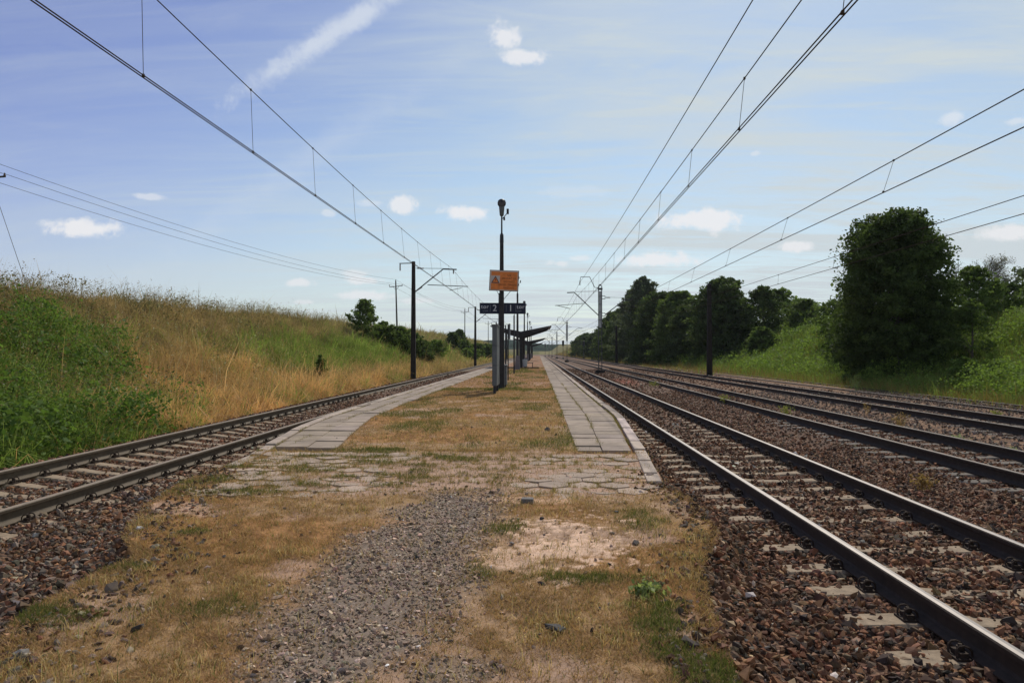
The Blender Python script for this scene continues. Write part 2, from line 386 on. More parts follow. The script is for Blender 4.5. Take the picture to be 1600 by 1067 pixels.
def scatter_stones(x0, x1, y0, y1, dens, size, base, pal, left=False, name='ballast_stones'):
    n = int((x1 - x0) * (y1 - y0) * dens); x = rng.uniform(x0, x1, n); y = rng.uniform(y0, y1, n)
    if left: keep = x < eL(y) + .06 * rng.normal(size=n)
    else: keep = x > eR(y) + .06 * rng.normal(size=n)
    for cx in (T1, T2, T3, T4):
        s = on_sleeper(x, y, cx, ph=PH); k_ = np.round((y - PH) / SLP); ax_ = np.abs(x - cx)
        bare = .30 + .65 * _h(k_, k_ * 0 + round(cx * 10), 77) ; bare = np.clip(bare + .25 * (vn(x * 3.1, y * 3.1, 78) - .5) * 2, 0, 1)
        bare = bare * np.where(ax_ < .32, .45, 1) * np.where(ax_ > 1.0, .70, 1) * ss(y, 55, 14)
        keep &= ~(s & (rng.random(n) < bare ** .45))
        for rx in (cx - .753, cx + .753): keep &= np.abs(x - rx) > .085
    x, y = x[keep], y[keep]; n = len(x)
    z = zbal(x, y) + rng.uniform(-.3, .55, n) * size
    return stones(np.stack([x, y, z], -1), size, base, pick(n, pal))
def joinm(parts):
    V = []; F = []; C = []; b = 0
    for v, f, c in parts: V.append(v); F.append(f + b); C.append(c); b += len(v)
    return np.concatenate(V), np.concatenate(F), np.concatenate(C)
def stuff(name, parts, m, label, cat, smooth=False, kind='stuff'):
    V, F, C = joinm(parts); o = link(name, bigmesh(name, V, F, C, smooth), m); return tag(o, label, cat, kind=kind)
stuff('ballast_stones', [
    scatter_stones(.7, 6.6, 2.9, 9, 400, .048, ICO, PAL_BR), scatter_stones(.7, 6.6, 2.9, 9, 520, .056, OCT, PAL_BR), scatter_stones(.7, 5, 2.9, 7, 500, .026, OCT, PAL_BR), scatter_stones(1.2, 6.6, 9, 15, 430, .056, OCT, PAL_BR),
    scatter_stones(1.8, 9.2, 15, 34, 200, .058, OCT, PAL_BR), scatter_stones(6.6, 9.2, 7, 15, 300, .055, OCT, PAL_BR),
    scatter_stones(9.2, 16.4, 9, 34, 130, .065, OCT, PAL_GR), scatter_stones(1.8, 14, 34, 80, 26, .09, OCT, PAL_BR)],
    MAT_stone, 'reddish brown crushed stone ballast lying between the rails on the right', 'ballast')
stuff('ballast_stones', [
    scatter_stones(-8.7, -2.4, 3.2, 11, 260, .058, OCT, [(*c[:3], c[3]) for c in PAL_BR[:4]] + PAL_GR, True), scatter_stones(-8.7, -2.4, 3.2, 11, 300, .050, ICO, [(*c[:3], c[3]) for c in PAL_BR[:4]] + PAL_GR, True),
    scatter_stones(-8.7, -4.6, 11, 30, 240, .055, OCT, PAL_BR, True), scatter_stones(-8.7, -4.8, 30, 70, 50, .08, OCT, PAL_BR, True)],
    MAT_stone, 'brown and grey ballast stones under and beside the single track on the left', 'ballast')

# ------------------------------------------------------------------ tracks
MAT_railside = mat('rusty_rail', (.050, .034, .023), rough=.8, var=.3, vscale=14, bump=.001, bscale=90)
MAT_railside2 = mat('brown_rail', (.105, .078, .050), rough=.7, var=.25, vscale=10, bump=.001, bscale=90)
MAT_railtop = mat('worn_rail_head', (.22, .195, .175), rough=.5, metal=.5, var=.15, vscale=5)
MAT_railtop2 = mat('dull_rail_head', (.13, .105, .085), rough=.6, metal=.3, var=.2, vscale=5)
MAT_sleeper = mat('sleeper_concrete', (.29, .215, .140), rough=.9, var=.4, vscale=12, bump=.004, bscale=70)
MAT_sleeper_old = mat('old_sleeper', (.15, .125, .10), rough=.9, var=.35, vscale=9, bump=.004, bscale=70)
MAT_iron = mat('dark_iron', (.050, .034, .024), rough=.8, spec=.15, var=.3, vscale=30)
def rail_mesh(ya, yb, nm, smat, top=None):
    prof = [(-.075, -.172), (.075, -.172), (.075, -.162), (.020, -.145), (.009, -.125), (.009, -.055), (.034, -.040), (.036, -.010), (.028, -.001), (0, .001), (-.028, -.001), (-.036, -.010), (-.034, -.040), (-.009, -.055), (-.009, -.125), (-.020, -.145), (-.075, -.162)]
    ys = list(np.concatenate([np.arange(ya, 40, 3.1), np.geomspace(41, yb, 24)])); n = len(prof); mb = MB(); v = []; f = []; mi = []
    for y in ys: v += [(p[0], y, p[1]) for p in prof]
    mb.v = v
    for i in range(len(ys) - 1):
        for k in range(n):
            k2 = (k + 1) % n; mb.f.append((i * n + k2, i * n + k, (i + 1) * n + k, (i + 1) * n + k2)); mb.mi.append(1 if k in (8, 9) else 0)
    me = bpy.data.meshes.new(nm); me.from_pydata(mb.v, [], mb.f); me.polygons.foreach_set('material_index', mb.mi); me.update()
    me.materials.append(smat); me.materials.append(top or MAT_railtop); return me
def sleeper_mesh():
    mb = MB(); w = .125; xs = [-1.3, -1.28, -.95, -.55, -.2, .2, .55, .95, 1.28, 1.3]; zt = [-.215, -.19, -.176, -.176, -.20, -.20, -.176, -.176, -.19, -.215]
    v = []; f = []
    for x, z in zip(xs, zt):
        ww = w * (.9 if abs(x) < .3 else 1)
        v += [(x, -ww - .025, -.36), (x, -ww, z - .018), (x, -ww + .02, z), (x, ww - .02, z), (x, ww, z - .018), (x, ww + .025, -.36)]
    for i in range(len(xs) - 1):
        for k in range(5): f.append((i * 6 + k, (i + 1) * 6 + k, (i + 1) * 6 + k + 1, i * 6 + k + 1))
    f.append(tuple(range(6))); f.append(tuple((len(xs) - 1) * 6 + k for k in range(5, -1, -1)))
    mb.add(v, [tuple(reversed(q)) for q in f]); me = bpy.data.meshes.new('sleeper'); me.from_pydata(mb.v, [], mb.f); me.update(); return me
def fastening_mesh():
    mb = MB()
    mb.box((0, 0, -.170), (.34, .15, .016))
    for s in (-1, 1):
        mb.box((s * .115, 0, -.150), (.05, .11, .03))
        mb.tube([(s * .112, 0, -.16), (s * .112, 0, -.095)], .013, 6); mb.lathe([(.024, -.130), (.024, -.108)], (s * .112, 0, 0), 6)
        for yy in (-.045, .045):
            pts = [(s * (.112 + .045 * math.cos(t)), yy + .012 * math.sin(t * 2), -.155 + .062 * math.sin(t)) for t in np.linspace(-.3, math.pi + .3, 9)]
            mb.tube(pts, .0075, 5)
    me = bpy.data.meshes.new('rail_fastening'); me.from_pydata(mb.v, [], mb.f); me.update(); me.materials.append(MAT_iron); return me
SLM = sleeper_mesh(); SLM.materials.append(MAT_sleeper)
SLM_OLD = sleeper_mesh(); SLM_OLD.materials.append(MAT_sleeper_old)
FST = fastening_mesh()
def track(cx, label, cant=0.0, zc=0.0, slm=SLM, nsl=95, nfast=48, smat=MAT_railside, sl=True, ya=-6, yend=600, y0=1, top=None):
    root = empty('railway_track', (cx, 0, zc), label=label, cat='railway track'); root.rotation_euler = (0, cant, 0)
    rm = rail_mesh(ya, yend, 'rail', smat, top)
    for s in (-1, 1):
        r = link('rail', rm, None, root); r.location = (s * .753, 0, 0)
    if not sl: return root
    k0 = int(y0 / SLP)
    for k in range(nsl):
        y = PH + (k0 + k) * SLP; o = link('sleeper', slm, None, root); o.location = (random.gauss(0, .012), y + random.gauss(0, .008), random.gauss(-.004, .004)); o.rotation_euler = (0, 0, random.gauss(0, .006))
        if k < nfast:
            for s in (-1, 1):
                q = link('rail_fastening', FST, None, o); q.location = (s * .753, 0, 0)
    v0 = np.array([w.co[:] for w in slm.vertices]); faces = [tuple(p.vertices) for p in slm.polygons]; mb = MB()
    for k in range(nsl, int(300 / SLP)):
        mb.add(v0 + np.array((0, PH + (k0 + k) * SLP, 0)), faces)
    o = mb.build('sleeper', slm.materials[0], root); o['kind'] = 'stuff'
    return root
track(T1, 'track with shiny rails and pale sleepers along the right edge of the platform')
track(T2, 'curving single track with brown rails between the platform and the left embankment', cant=.067, zc=-.05, smat=MAT_railside2, top=mat('rusted_rail_head', (.27, .205, .14), rough=.6, var=.2, vscale=6))
track(T3, 'dark railed middle track beyond the lattice mast, second from the platform on the right', slm=SLM_OLD, nfast=0, y0=4, top=MAT_railtop2)
track(T4, 'dark track third from the platform on the right, before the leaning concrete mast', slm=SLM_OLD, nfast=0, y0=6, nsl=60, top=MAT_railtop2)
track(T5, 'overgrown disused siding at the foot of the right bank, half hidden in weeds', slm=SLM_OLD, nfast=0, sl=False, zc=-.10, smat=MAT_railside, yend=200, top=MAT_railtop2)

# ------------------------------------------------------------------ platform surface
def zone(x, y):
    """weights: gravel, sand, bare dirt, green"""
    n1 = fbm(x * 2.2, y * 2.2, 101); n2 = fbm(x * 7, y * 7, 102); n3 = fbm(x * 22, y * 22, 103, 3)
    w = (n1 - .5) * .9 + (n2 - .5) * .45
    pl = np.interp(y, [2, 3.6, 4.2, 4.9, 5.9, 7.2, 8.2], [-1.45, -1.5, -1.62, -1.70, -1.53, -1.35, -1.15]); pr = np.interp(y, [2, 3.6, 4.2, 4.9, 5.9, 7.2, 8.2], [-.95, -.90, -.60, -.50, -.47, -.40, -.38])
    g = ss(np.minimum(x - pl, pr - x) + w * .55, -.22, .26) * ss(y + w * .6, 8.5, 7.8)
    d2 = ss(1 - np.hypot((x + .45) / .28, (y - 3.75) / .28) + w, 0, .35); g = np.maximum(g, d2 * .8)
    r = 1 - np.hypot((x - .33) / .62, (y - 6.15) / .85); sand = ss(r + w * 1.3 + (n3 - .5) * 1.6 + (n2 - .5) * .6, .10, .60)
    r2 = 1 - np.hypot((x + .22) / .35, (y - 5.75) / .35); sand = np.maximum(sand, ss(r2 + w + (n3 - .5) * .8, .1, .4) * .8)
    r3 = 1 - np.hypot((x - .05) / .9, (y - 7.75) / .28); sand = np.maximum(sand, ss(r3 + w * 1.2 + (n3 - .5) * .5, .15, .6) * .55)
    side = np.maximum(0, np.minimum(x - eL(y), eR(y) - x))
    dirt = ss(y + w * .8, 7.7, 8.3) * ss(y + w * .6, 11.1, 10.7) * ss(x + w * 1.2, -4.2, -2.0) * .95
    dirt = np.maximum(dirt, .75 * ss(fbm(x * 1.1, y * 1.1, 104), .60, .74))
    dirt = np.maximum(dirt, .6 * ss(np.abs(x + .9 + w), 1.0, .2) * ss(y, 7.8, 7.2))
    gr = np.zeros_like(x)
    for (a, b, ra, rb, s) in ((-.33, 6.55, .26, .35, 1), (-.45, 5.45, .2, .4, .9), (-3.05, 6.35, .22, .12, 1.3), (-2.85, 4.45, .45, .25, .9), (.78, 4.5, .22, .9, 1.2), (.35, 5.25, .5, .16, 1), (.9, 3.7, .2, .5, 1.1), (-3.1, 5.4, .5, .2, .6), (.95, 7.0, .35, .7, .6),
                             (-3.4, 8.0, .8, .25, .8), (-2.9, 9.6, 1.0, .2, .5), (-2.4, 11.0, .9, .35, 1.0), (-1.3, 4.1, .3, .2, .4), (-2.0, 4.6, .3, .2, .5)):
        gr = np.maximum(gr, s * ss(1 - np.hypot((x - a) / ra, (y - b) / rb) + w * 1.0 + (n2 - .5) * .7, .05, .8))
    gr = np.maximum(gr, .8 * ss(fbm(x * 2.6, y * 4.5, 106), .56, .70) * ss(y, 7.9, 8.4) * ss(y, 11.2, 10.9) * ss(x, .6, -1.2)); dirt = dirt * (1 - .5 * np.clip(gr, 0, 1))
    gr = np.maximum(gr, .75 * ss(fbm(x * .9 + 7, y * .35, 105), .52, .68) * ss(y, 10.8, 12.0))
    g = g * (1 - sand); dirt = dirt * (1 - g) * (1 - sand); gr = np.clip(gr, 0, 1) * (1 - g * .8) * (1 - sand * .7)
    return g, sand, dirt, gr, n1, n2, n3
def zplat_xy(x, y):
    g, s, d, gr, n1, n2, n3 = zone(x, y)
    return zplat(y) + (.03 * (n1 - .5) + .018 * (n2 - .5) + .010 * (n3 - .5)) * ss(y, 60, 12) + .012 * gr - .012 * g - .008 * d
def build_platform():
    ys = np.concatenate([np.arange(-8, 2.9, .3), np.arange(2.9, 12.6, .028), np.geomspace(12.63, PLAT_END, 230)])
    u = np.concatenate([[-.02, -.012, -.006], np.linspace(0, 1, 250), [1.006, 1.012, 1.02]])
    L_, R_ = eL(ys)[:, None], eR(ys)[:, None]
    X = L_ + (R_ - L_) * np.clip(u, 0, 1)[None]; Y = np.repeat(ys[:, None], len(u), 1)
    near = ss(Y, 10.6, 9.0)
    wid = .04 + .05 * near + .10 * near * (fbm(Y * 1.7, Y * 0 + 3 * (X > -1), 200) - .5)
    k = np.clip(np.maximum(-u, u - 1)[None] / .02, 0, 1); X = X + np.where(u[None] < 0, -1, 1) * wid * k
    # ragged margin where the turf meets the stones
    X = X + near * .30 * (fbm(X * 1.5, Y * 3.1, 201) - .5) * ((u < .03) | (u > .97))[None]
    Z = zplat_xy(X, Y) - (.02 * k + (zplat(Y) + .20 + .14 * (1 - near)) * k ** 1.5)
    slab = ((X > .60) & (X < eR(Y) - .12) | (X < np.interp(Y, [10, 11.4, 12.8, 16.3, 20], [-3.05, -3.11, -3.3, -3.7, -3.75])) & (X > eL(Y) + .1)) & (Y > 10.9)
    Z = Z - .05 * slab
    V = np.stack([X, Y, Z], -1).reshape(-1, 3); x, y = V[:, 0], V[:, 1]
    g, s, d, gr, n1, n2, n3 = zone(x, y)
    turf = lerp3((.38, .240, .125), (.25, .150, .072), ss(n2, .35, .65)); turf = turf * (.8 + .4 * n3[:, None])
    orange = ss(fbm(x * .8, y * .8, 107), .45, .62)[:, None]; turf = turf * (1 - orange) + turf * np.array((1.02, .84, .66)) * orange
    far = ss(y, 17, 40)[:, None] * .8; turf = turf * (1 - far) + np.array((.27, .135, .075)) * far
    c = turf
    for w, col in ((gr * .6, (.13, .115, .045)), (d, (.46, .305, .22)), (g, (.25, .190, .145)), (s, (.70, .475, .33))):
        w = w[:, None]; cc = np.array(col)[None] * (.82 + .36 * n3[:, None]); c = c * (1 - w) + cc * w
    m = mat('platform_earth', attr=True, var=.22, vscale=9, bump=.012, bscale=55, rough=.95, spec=.1)
    tag(link('platform_ground', bigmesh('platform_ground', V, gridfaces(len(ys), len(u)), c, True), m), kind='structure')
build_platform()

MAT_slab = mat('paving_concrete', attr=True, rough=.9, var=.32, vscale=2.2, bump=.003, bscale=60)
HEXP = []
def slabs():
    V = []; F = []; C = []; b = 0
    def poly(pts, z, th, col, tilt=(0, 0)):
        nonlocal b
        cx = sum(p[0] for p in pts) / len(pts); cy = sum(p[1] for p in pts) / len(pts); n = len(pts)
        top = [(p[0], p[1], z + (p[0] - cx) * tilt[0] + (p[1] - cy) * tilt[1]) for p in pts]
        inn = [(cx + (p[0] - cx) * .985, cy + (p[1] - cy) * .985, p[2] + .004) for p in top]
        V.extend(inn); V.extend(top); V.extend([(p[0], p[1], p[2] - th) for p in top])
        F.append([b + i for i in range(n)])
        for i in range(n):
            j = (i + 1) % n; F.append([b + n + i, b + n + j, b + j, b + i]); F.append([b + 2 * n + i, b + 2 * n + j, b + n + j, b + n + i])
        C.extend([col] * 3 * n); b += 3 * n
    def col(): 
        k = math.exp(random.gauss(0, .06)); return (.305 * k, .235 * k, .175 * k * math.exp(random.gauss(0, .03)))
    def row(y, yb, xs):
        for i in range(len(xs[0]) - 1):
            g = .005; a0, a1 = xs[0][i] + g, xs[0][i + 1] - g; b0, b1 = xs[1][i] + g, xs[1][i + 1] - g
            z = float(zplat(y + .3)) + .012 + random.gauss(0, .004)
            poly([(a0, y + g), (a1, y + g), (b1, yb - g), (b0, yb - g)], z, .09, col(), (random.gauss(0, .006), random.gauss(0, .007)))
    # right walkway
    y = 11.02
    while y < PLAT_END:
        s = .5 if y < 60 else 1.5
        if 14.3 < y < 14.9: s = .42
        def xr(q): e = float(eR(q)) - .20; return [.575, .575 + (e - .575) * .47, e]
        row(y, y + s, (xr(y), xr(y + s))); y += s if y < 60 else s
    y = 11.25
    def xl(q): o = float(eL(q)) + .20; i = float(np.interp(q, [10, 11.4, 12.8, 16.3, 20], [-3.05, -3.11, -3.3, -3.7, -3.75])); return [o, o + (i - o) * .52, i]
    while y < PLAT_END:
        s = .75 if y < 60 else 1.5; row(y, y + s, (xl(y), xl(y + s))); y += s
    # hexagonal pavers sunk in the earth at the platform head
    hx = .20; j = 0; yy = 7.95
    while yy < 10.9:
        x = -4.0 + (j % 2) * hx * .87
        while x < 1.35:
            w = random.random(); e0, e1 = float(eL(yy)) + .25, float(eR(yy)) - .15
            if e0 < x < e1 and not (x < -.3 and x > -1.4 and yy < 8.2):
                bury = -.015 + .034 * (float(fbm(x * .8, yy * .8, 301)) - .35) + random.gauss(0, .004) - .014 * (-1.9 < x < -.3)
                if x < -1.6: bury += .010
                k = math.exp(random.gauss(0, .06)); c = (.39 * k, .29 * k, .215 * k)
                pts = [(x + (.97 + random.gauss(0, .03)) * hx * math.sin(t), yy + (.97 + random.gauss(0, .03)) * hx * math.cos(t)) for t in [-(math.pi / 3) * q for q in range(6)]]
                HEXP.extend([(p[0] + random.gauss(0, .012), p[1] + random.gauss(0, .012)) for p in pts] * 1)
                HEXP.extend([(pts[q][0] * t_ + pts[q - 1][0] * (1 - t_) + random.gauss(0, .01), pts[q][1] * t_ + pts[q - 1][1] * (1 - t_) + random.gauss(0, .01)) for q in range(6) for t_ in (random.random(), random.random(), random.random(), random.random(), random.random())])
                if (pts[1][0] - pts[0][0]) * (pts[2][1] - pts[1][1]) - (pts[1][1] - pts[0][1]) * (pts[2][0] - pts[1][0]) < 0: pts.reverse()
                poly(pts, float(zplat(yy)) + bury, .08, c, (random.gauss(0, .014), random.gauss(0, .020)))
            x += hx * 1.74
        yy += hx * 1.5; j += 1
    me = bpy.data.meshes.new('pavement'); me.from_pydata(V, [], F); me.update()
    a = me.color_attributes.new('tint', 'FLOAT_COLOR', 'POINT'); cc = np.ones((len(V), 4), np.float32); cc[:, :3] = np.array(C); a.data.foreach_set('color', cc.ravel())
    tag(link('pavement', me, MAT_slab), kind='structure')
    # kerb coping with brick face
    for side in (0, 1):
        V, F, C, b = [], [], [], 0
        y = 8.7 if side else 9.6
        while y < PLAT_END:
            s = (.98 if y > 9 else .55) if y < 60 else 3; f = eR if side else eL; sg = 1 if side else -1
            e0, e1 = float(f(y)), float(f(y + s)); z = float(zplat(y)) + .022 + random.gauss(0, .006); w = .14; g = .008
            wh = (12.0 < y < 15.6) and side; k = math.exp(random.gauss(0, .10)); colr = (.55 * k, .43 * k, .37 * k) if wh else (.40 * k, .315 * k, .245 * k)
            p = [(e0 - sg * w, y + g), (e0 + sg * .03, y + g), (e1 + sg * .03, y + s - g), (e1 - sg * w, y + s - g)]
            if sg < 0: p.reverse()
            base = b
            for (px, py) in p: V.append((px, py, z)); 
            for (px, py) in p: V.append((px, py, -.42)); 
            F.append([b, b + 1, b + 2, b + 3])
            for i in range(4): F.append([b + 4 + i, b + 4 + (i + 1) % 4, b + (i + 1) % 4, b + i])
            C.extend([colr] * 8); b += 8; y += s
        me = bpy.data.meshes.new('kerb'); me.from_pydata(V, [], F); me.update()
        a = me.color_attributes.new('tint', 'FLOAT_COLOR', 'POINT'); cc = np.ones((len(V), 4), np.float32); cc[:, :3] = np.array(C); a.data.foreach_set('color', cc.ravel())
        o = link('kerb', me, MAT_slab); tag(o, kind='structure'); bv = o.modifiers.new('b', 'BEVEL'); bv.width = .012; bv.segments = 2
slabs()

# loose gravel, turf blades
def path_stones():
    n = 90000; x = rng.uniform(-4.6, 1.5, n); y = rng.uniform(2.9, 9.2, n)
    g, s, d, gr, *_ = zone(x, y); pr = g * .95 + .03 * d + .02 * s + .004
    k = rng.random(n) < pr * (.35 + .9 * fbm(x * 3, y * 3, 330)); x, y = x[k], y[k]; n = len(x)
    P = np.stack([x, y, zplat_xy(x, y) + rng.uniform(-.002, .006, n)], -1)
    return stones(P, .021, ICO, pick(n, [(.40, .285, .20, 3), (.31, .22, .155, 3), (.50, .37, .27, 2), (.13, .10, .075, .8), (.6, .55, .5, .06)], .2), flat=.36, sd=.36)
def edge_stones():
    n = 1100; y = rng.uniform(3, 9.5, n); sd = rng.random(n) < .3
    x = np.where(sd, eR(y) - np.abs(rng.normal(0, .12, n)), eL(y) + np.abs(rng.normal(0, .30, n)))
    P = np.stack([x, y, zplat_xy(x, y) + .003], -1); return stones(P, .042, ICO, pick(n, PAL_GR + PAL_BR[:3]), flat=.5)
def strewn():
    n = 170; x = rng.uniform(-3.6, 1.3, n); y = 3 + 26 * rng.random(n) ** 1.6
    k = (x > eL(y) + .3) & (x < .5 + .9 * (y < 10)); x, y = x[k], y[k]
    P = np.stack([x, y, zplat_xy(x, y) + .006], -1); return stones(P, .035, ICO, pick(len(x), [(.05, .045, .045, 3), (.12, .10, .09, 2), (.3, .26, .22, 1)]), flat=.5)
stuff('gravel', [path_stones(), edge_stones(), strewn()], MAT_stone, 'loose grey gravel strewn over the worn path and the dry turf of the platform', 'gravel')

def blades(P, L_, W_, lean, col, seg=True, az=None, tipcol=1.0, jit=.12):
    n = len(P); a = rng.uniform(0, 2 * math.pi, n) if az is None else az
    d = np.stack([np.cos(a), np.sin(a), np.zeros(n)], -1); b = rng.uniform(0, 2 * math.pi, n); side = np.stack([np.cos(b), np.sin(b), np.zeros(n)], -1)
    up = np.array((0, 0, 1.0))
    l = np.asarray(L_)[:, None] * np.ones((n, 1)) if np.ndim(L_) else np.full((n, 1), L_); w = (np.asarray(W_) * np.ones(n))[:, None]; le = (np.asarray(lean) * np.ones(n))[:, None]
    c = col * np.exp(rng.normal(0, jit, (n, 1)))
    tip = P + d * l * np.sin(le) + up * l * np.cos(le)
    if not seg:
        V = np.stack([P - side * w / 2, P + side * w / 2, tip], 1); F = np.arange(n * 3).reshape(n, 3)
        return V.reshape(-1, 3), F, np.repeat(c, 3, 0)
    mid = P + d * l * .5 * np.sin(le * .45) + up * l * .52 * np.cos(le * .45)
    V = np.stack([P - side * w / 2, P + side * w / 2, mid + side * w * .4, mid - side * w * .4, tip], 1)
    i = (np.arange(n) * 5)[:, None, None]; F = (np.array([(0, 1, 2), (0, 2, 3), (3, 2, 4)])[None] + i).reshape(-1, 3)
    C = np.repeat(c, 5, 0).reshape(n, 5, 3); C[:, 4] *= tipcol
    return V.reshape(-1, 3), F, C.reshape(-1, 3)
def stalks(n, y0, y1, ln):
    x = rng.uniform(-4.2, 1.7, n); y = rng.uniform(y0, y1, n); g, s, d, gr, n1, n2, n3 = zone(x, y)
    tuft = ss(vn(x * 4.5, y * 4.5, 611), .60, .85)
    k = (x > eL(y) - .1) & (x < eR(y) + .1) & (rng.random(n) < (.06 + tuft) * (1 - .9 * g) * (1 - .9 * s) * (1 - .75 * d)) & ~((y > 10.95) & (x > .57)) & ~((y > 10.95) & (x < -3.0)); x, y, gr = x[k], y[k], gr[k]; n = len(x)
    c = np.where((rng.random(n) < .15 + .6 * gr)[:, None], np.array((.19, .20, .07))[None], lerp3((.66, .50, .28), (.36, .22, .09), rng.random(n)))
    return blades(np.stack([x, y, zplat_xy(x, y) - .002], -1), ln * np.exp(rng.normal(0, .4, n)), .0042, rng.uniform(.2, 1.5, n), c, jit=.2)
def seam_tufts():
    ps = []
    for yy in np.arange(11.0, 34, .05):
        for sx in (.575, .575 + (float(eR(yy)) - .775) * .47, float(eR(yy)) - .19, float(eL(yy)) + .2, (float(eL(yy)) + .2) * .48 - 3.72 * .52, -3.76 if yy > 17 else np.nan):
            if sx == sx and vn(np.array(yy * .9), np.array(sx * 7.), 621) > .42: ps += [(sx + random.gauss(0, .022), yy + random.uniform(-.03, .03)) for _ in range(9)]
    p = np.array(ps); n = len(p); c = lerp3((.16, .17, .06), (.36, .25, .11), rng.random(n))
    return blades(np.stack([p[:, 0], p[:, 1], zplat(p[:, 1]) - .005], -1), .045 * np.exp(rng.normal(0, .4, n)), .007, rng.uniform(.1, 1.2, n), c, seg=False, jit=.2)
def hex_tufts():
    p = np.array(HEXP); p = p[vn(p[:, 0] * 1.8, p[:, 1] * 2.6, 631) > .40]; p = np.repeat(p, 5, 0) + rng.normal(0, .012, (len(p) * 5, 2)); n = len(p)
    c = lerp3((.17, .17, .06), (.46, .31, .15), rng.random(n))
    return blades(np.stack([p[:, 0], p[:, 1], zplat(p[:, 1]) - .008], -1), .040 * np.exp(rng.normal(0, .4, n)), .006, rng.uniform(.2, 1.3, n), c, seg=False, jit=.2)
def turf(n, x0, x1, y0, y1, ln, wd, dens=1.0):
    x = rng.uniform(x0, x1, n); y = rng.uniform(y0, y1, n); g, s, d, gr, n1, n2, n3 = zone(x, y)
    inside = (x > eL(y) - .15 * (y < 9)) & (x < eR(y) + .14 * (y < 9))
    slab = (y > 10.95) & ((x > .57) | (x < np.interp(y, [10, 11.4, 12.8, 16.3, 20], [-3.05, -3.11, -3.3, -3.7, -3.75])))
    p = (1 - .93 * g) * (1 - .92 * s) * (1 - .88 * d) * (.35 + .9 * ss(n2, .3, .6)) + .8 * gr
    k = inside & ~slab & (rng.random(n) < p); x, y, gr, n2 = x[k], y[k], gr[k], n2[k]; n = len(x)
    isg = rng.random(n) < (gr * .8 + .05)
    c = np.where(isg[:, None], lerp3((.17, .175, .055), (.10, .12, .035), rng.random(n)), lerp3((.56, .365, .19), (.33, .185, .085), rng.random(n) * .7 + .3 * n2))
    P = np.stack([x, y, zplat_xy(x, y) - .003], -1)
    return blades(P, ln * np.exp(rng.normal(0, .35, n)) * np.where(isg, 1.15, 1), wd * rng.uniform(.6, 1.3, n), np.where(isg, rng.uniform(.2, 1.1, n), rng.uniform(.6, 1.45, n)), c, seg=False, jit=.2)
stuff('dry_turf', [turf(360000, -4.3, 1.7, 2.8, 6.2, .033, .0048), turf(190000, -4.3, 1.75, 6.2, 11.2, .038, .0065), turf(110000, -4.0, .6, 11, 30, .045, .012), turf(30000, -4.0, .6, 30, 70, .06, .03), stalks(60000, 2.9, 7, .060), stalks(50000, 7, 16, .065), seam_tufts(), hex_tufts()],
      MAT_blade, 'short sun-scorched turf covering the platform from the foreground to the signs', 'dry grass')

# ------------------------------------------------------------------ embankment vegetation
PX = lambda x, y: 841 + x / y * 1150
def bank_green(x, y):
    """0 dry .. 1 green on the left embankment; t = how far up the slope"""
    t = np.clip((-9.3 - x) / 10.7, 0, 1.3); n = fbm(x * .35, y * .22, 401); n2 = fbm(x * 1.1, y * .8, 402)
    near = ss(t + (n - .5) * .5, .66, .48) * ss(y - 1.25 * np.maximum(0, -x - 9.3) + (n2 - .5) * 6 + (n - .5) * 5, 19.5, 16.0)
    mid = ss(y + (n - .5) * 16, 22, 34) * ss(y, 95, 60) * ss(np.abs(t - .46 + (n - .5) * .25), .24, .14) * (.05 + .95 * ss(y, 29, 41))
    far = ss(y, 75, 110) * ss(t, .75, .45) * ss(t, .08, .2) * .55
    patch = ss(n2, .60, .72) * .55
    return np.clip(np.maximum(np.maximum(near, mid), np.maximum(far, patch)), 0, 1), t, n, n2
def bank_left(n, y0, y1, ln, wd, xr=(-21.5, -9.0), tall=False):
    x = rng.uniform(xr[0], xr[1], n); y = rng.uniform(y0, y1, n); g, t, n1, n2 = bank_green(x, y)
    if not tall:
        k = rng.random(n) < .55 + .6 * n2; x, y, g, t, n1, n2 = [q[k] for q in (x, y, g, t, n1, n2)]
    n = len(x); isg = rng.random(n) < g * .92 + .03
    golden = ss(t + (n1 - .5) * .5, .62, .35)[:, None]
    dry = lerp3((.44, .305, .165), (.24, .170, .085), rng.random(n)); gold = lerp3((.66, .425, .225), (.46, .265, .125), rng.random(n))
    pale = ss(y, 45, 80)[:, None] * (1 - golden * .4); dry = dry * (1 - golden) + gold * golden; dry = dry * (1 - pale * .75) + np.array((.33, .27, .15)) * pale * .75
    grn = lerp3((.15, .21, .045), (.28, .34, .09), rng.random(n))
    up_ = ss(t, .6, .8)[:, None] * ss(y, 50, 30)[:, None]; grn = grn * (1 - up_) + np.array((.075, .10, .04)) * up_
    c = np.where(isg[:, None], grn, dry)
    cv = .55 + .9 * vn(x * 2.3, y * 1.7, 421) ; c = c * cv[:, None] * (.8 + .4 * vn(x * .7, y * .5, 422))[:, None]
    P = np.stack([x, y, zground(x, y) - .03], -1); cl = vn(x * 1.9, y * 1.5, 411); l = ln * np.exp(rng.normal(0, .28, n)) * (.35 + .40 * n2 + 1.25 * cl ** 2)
    return blades(P, l, wd * rng.uniform(.5, 1.5, n), rng.uniform(.15, 1.9, n), c, tipcol=1.25 if not tall else 1.0, az=rng.normal(-.4, 1.5, n))
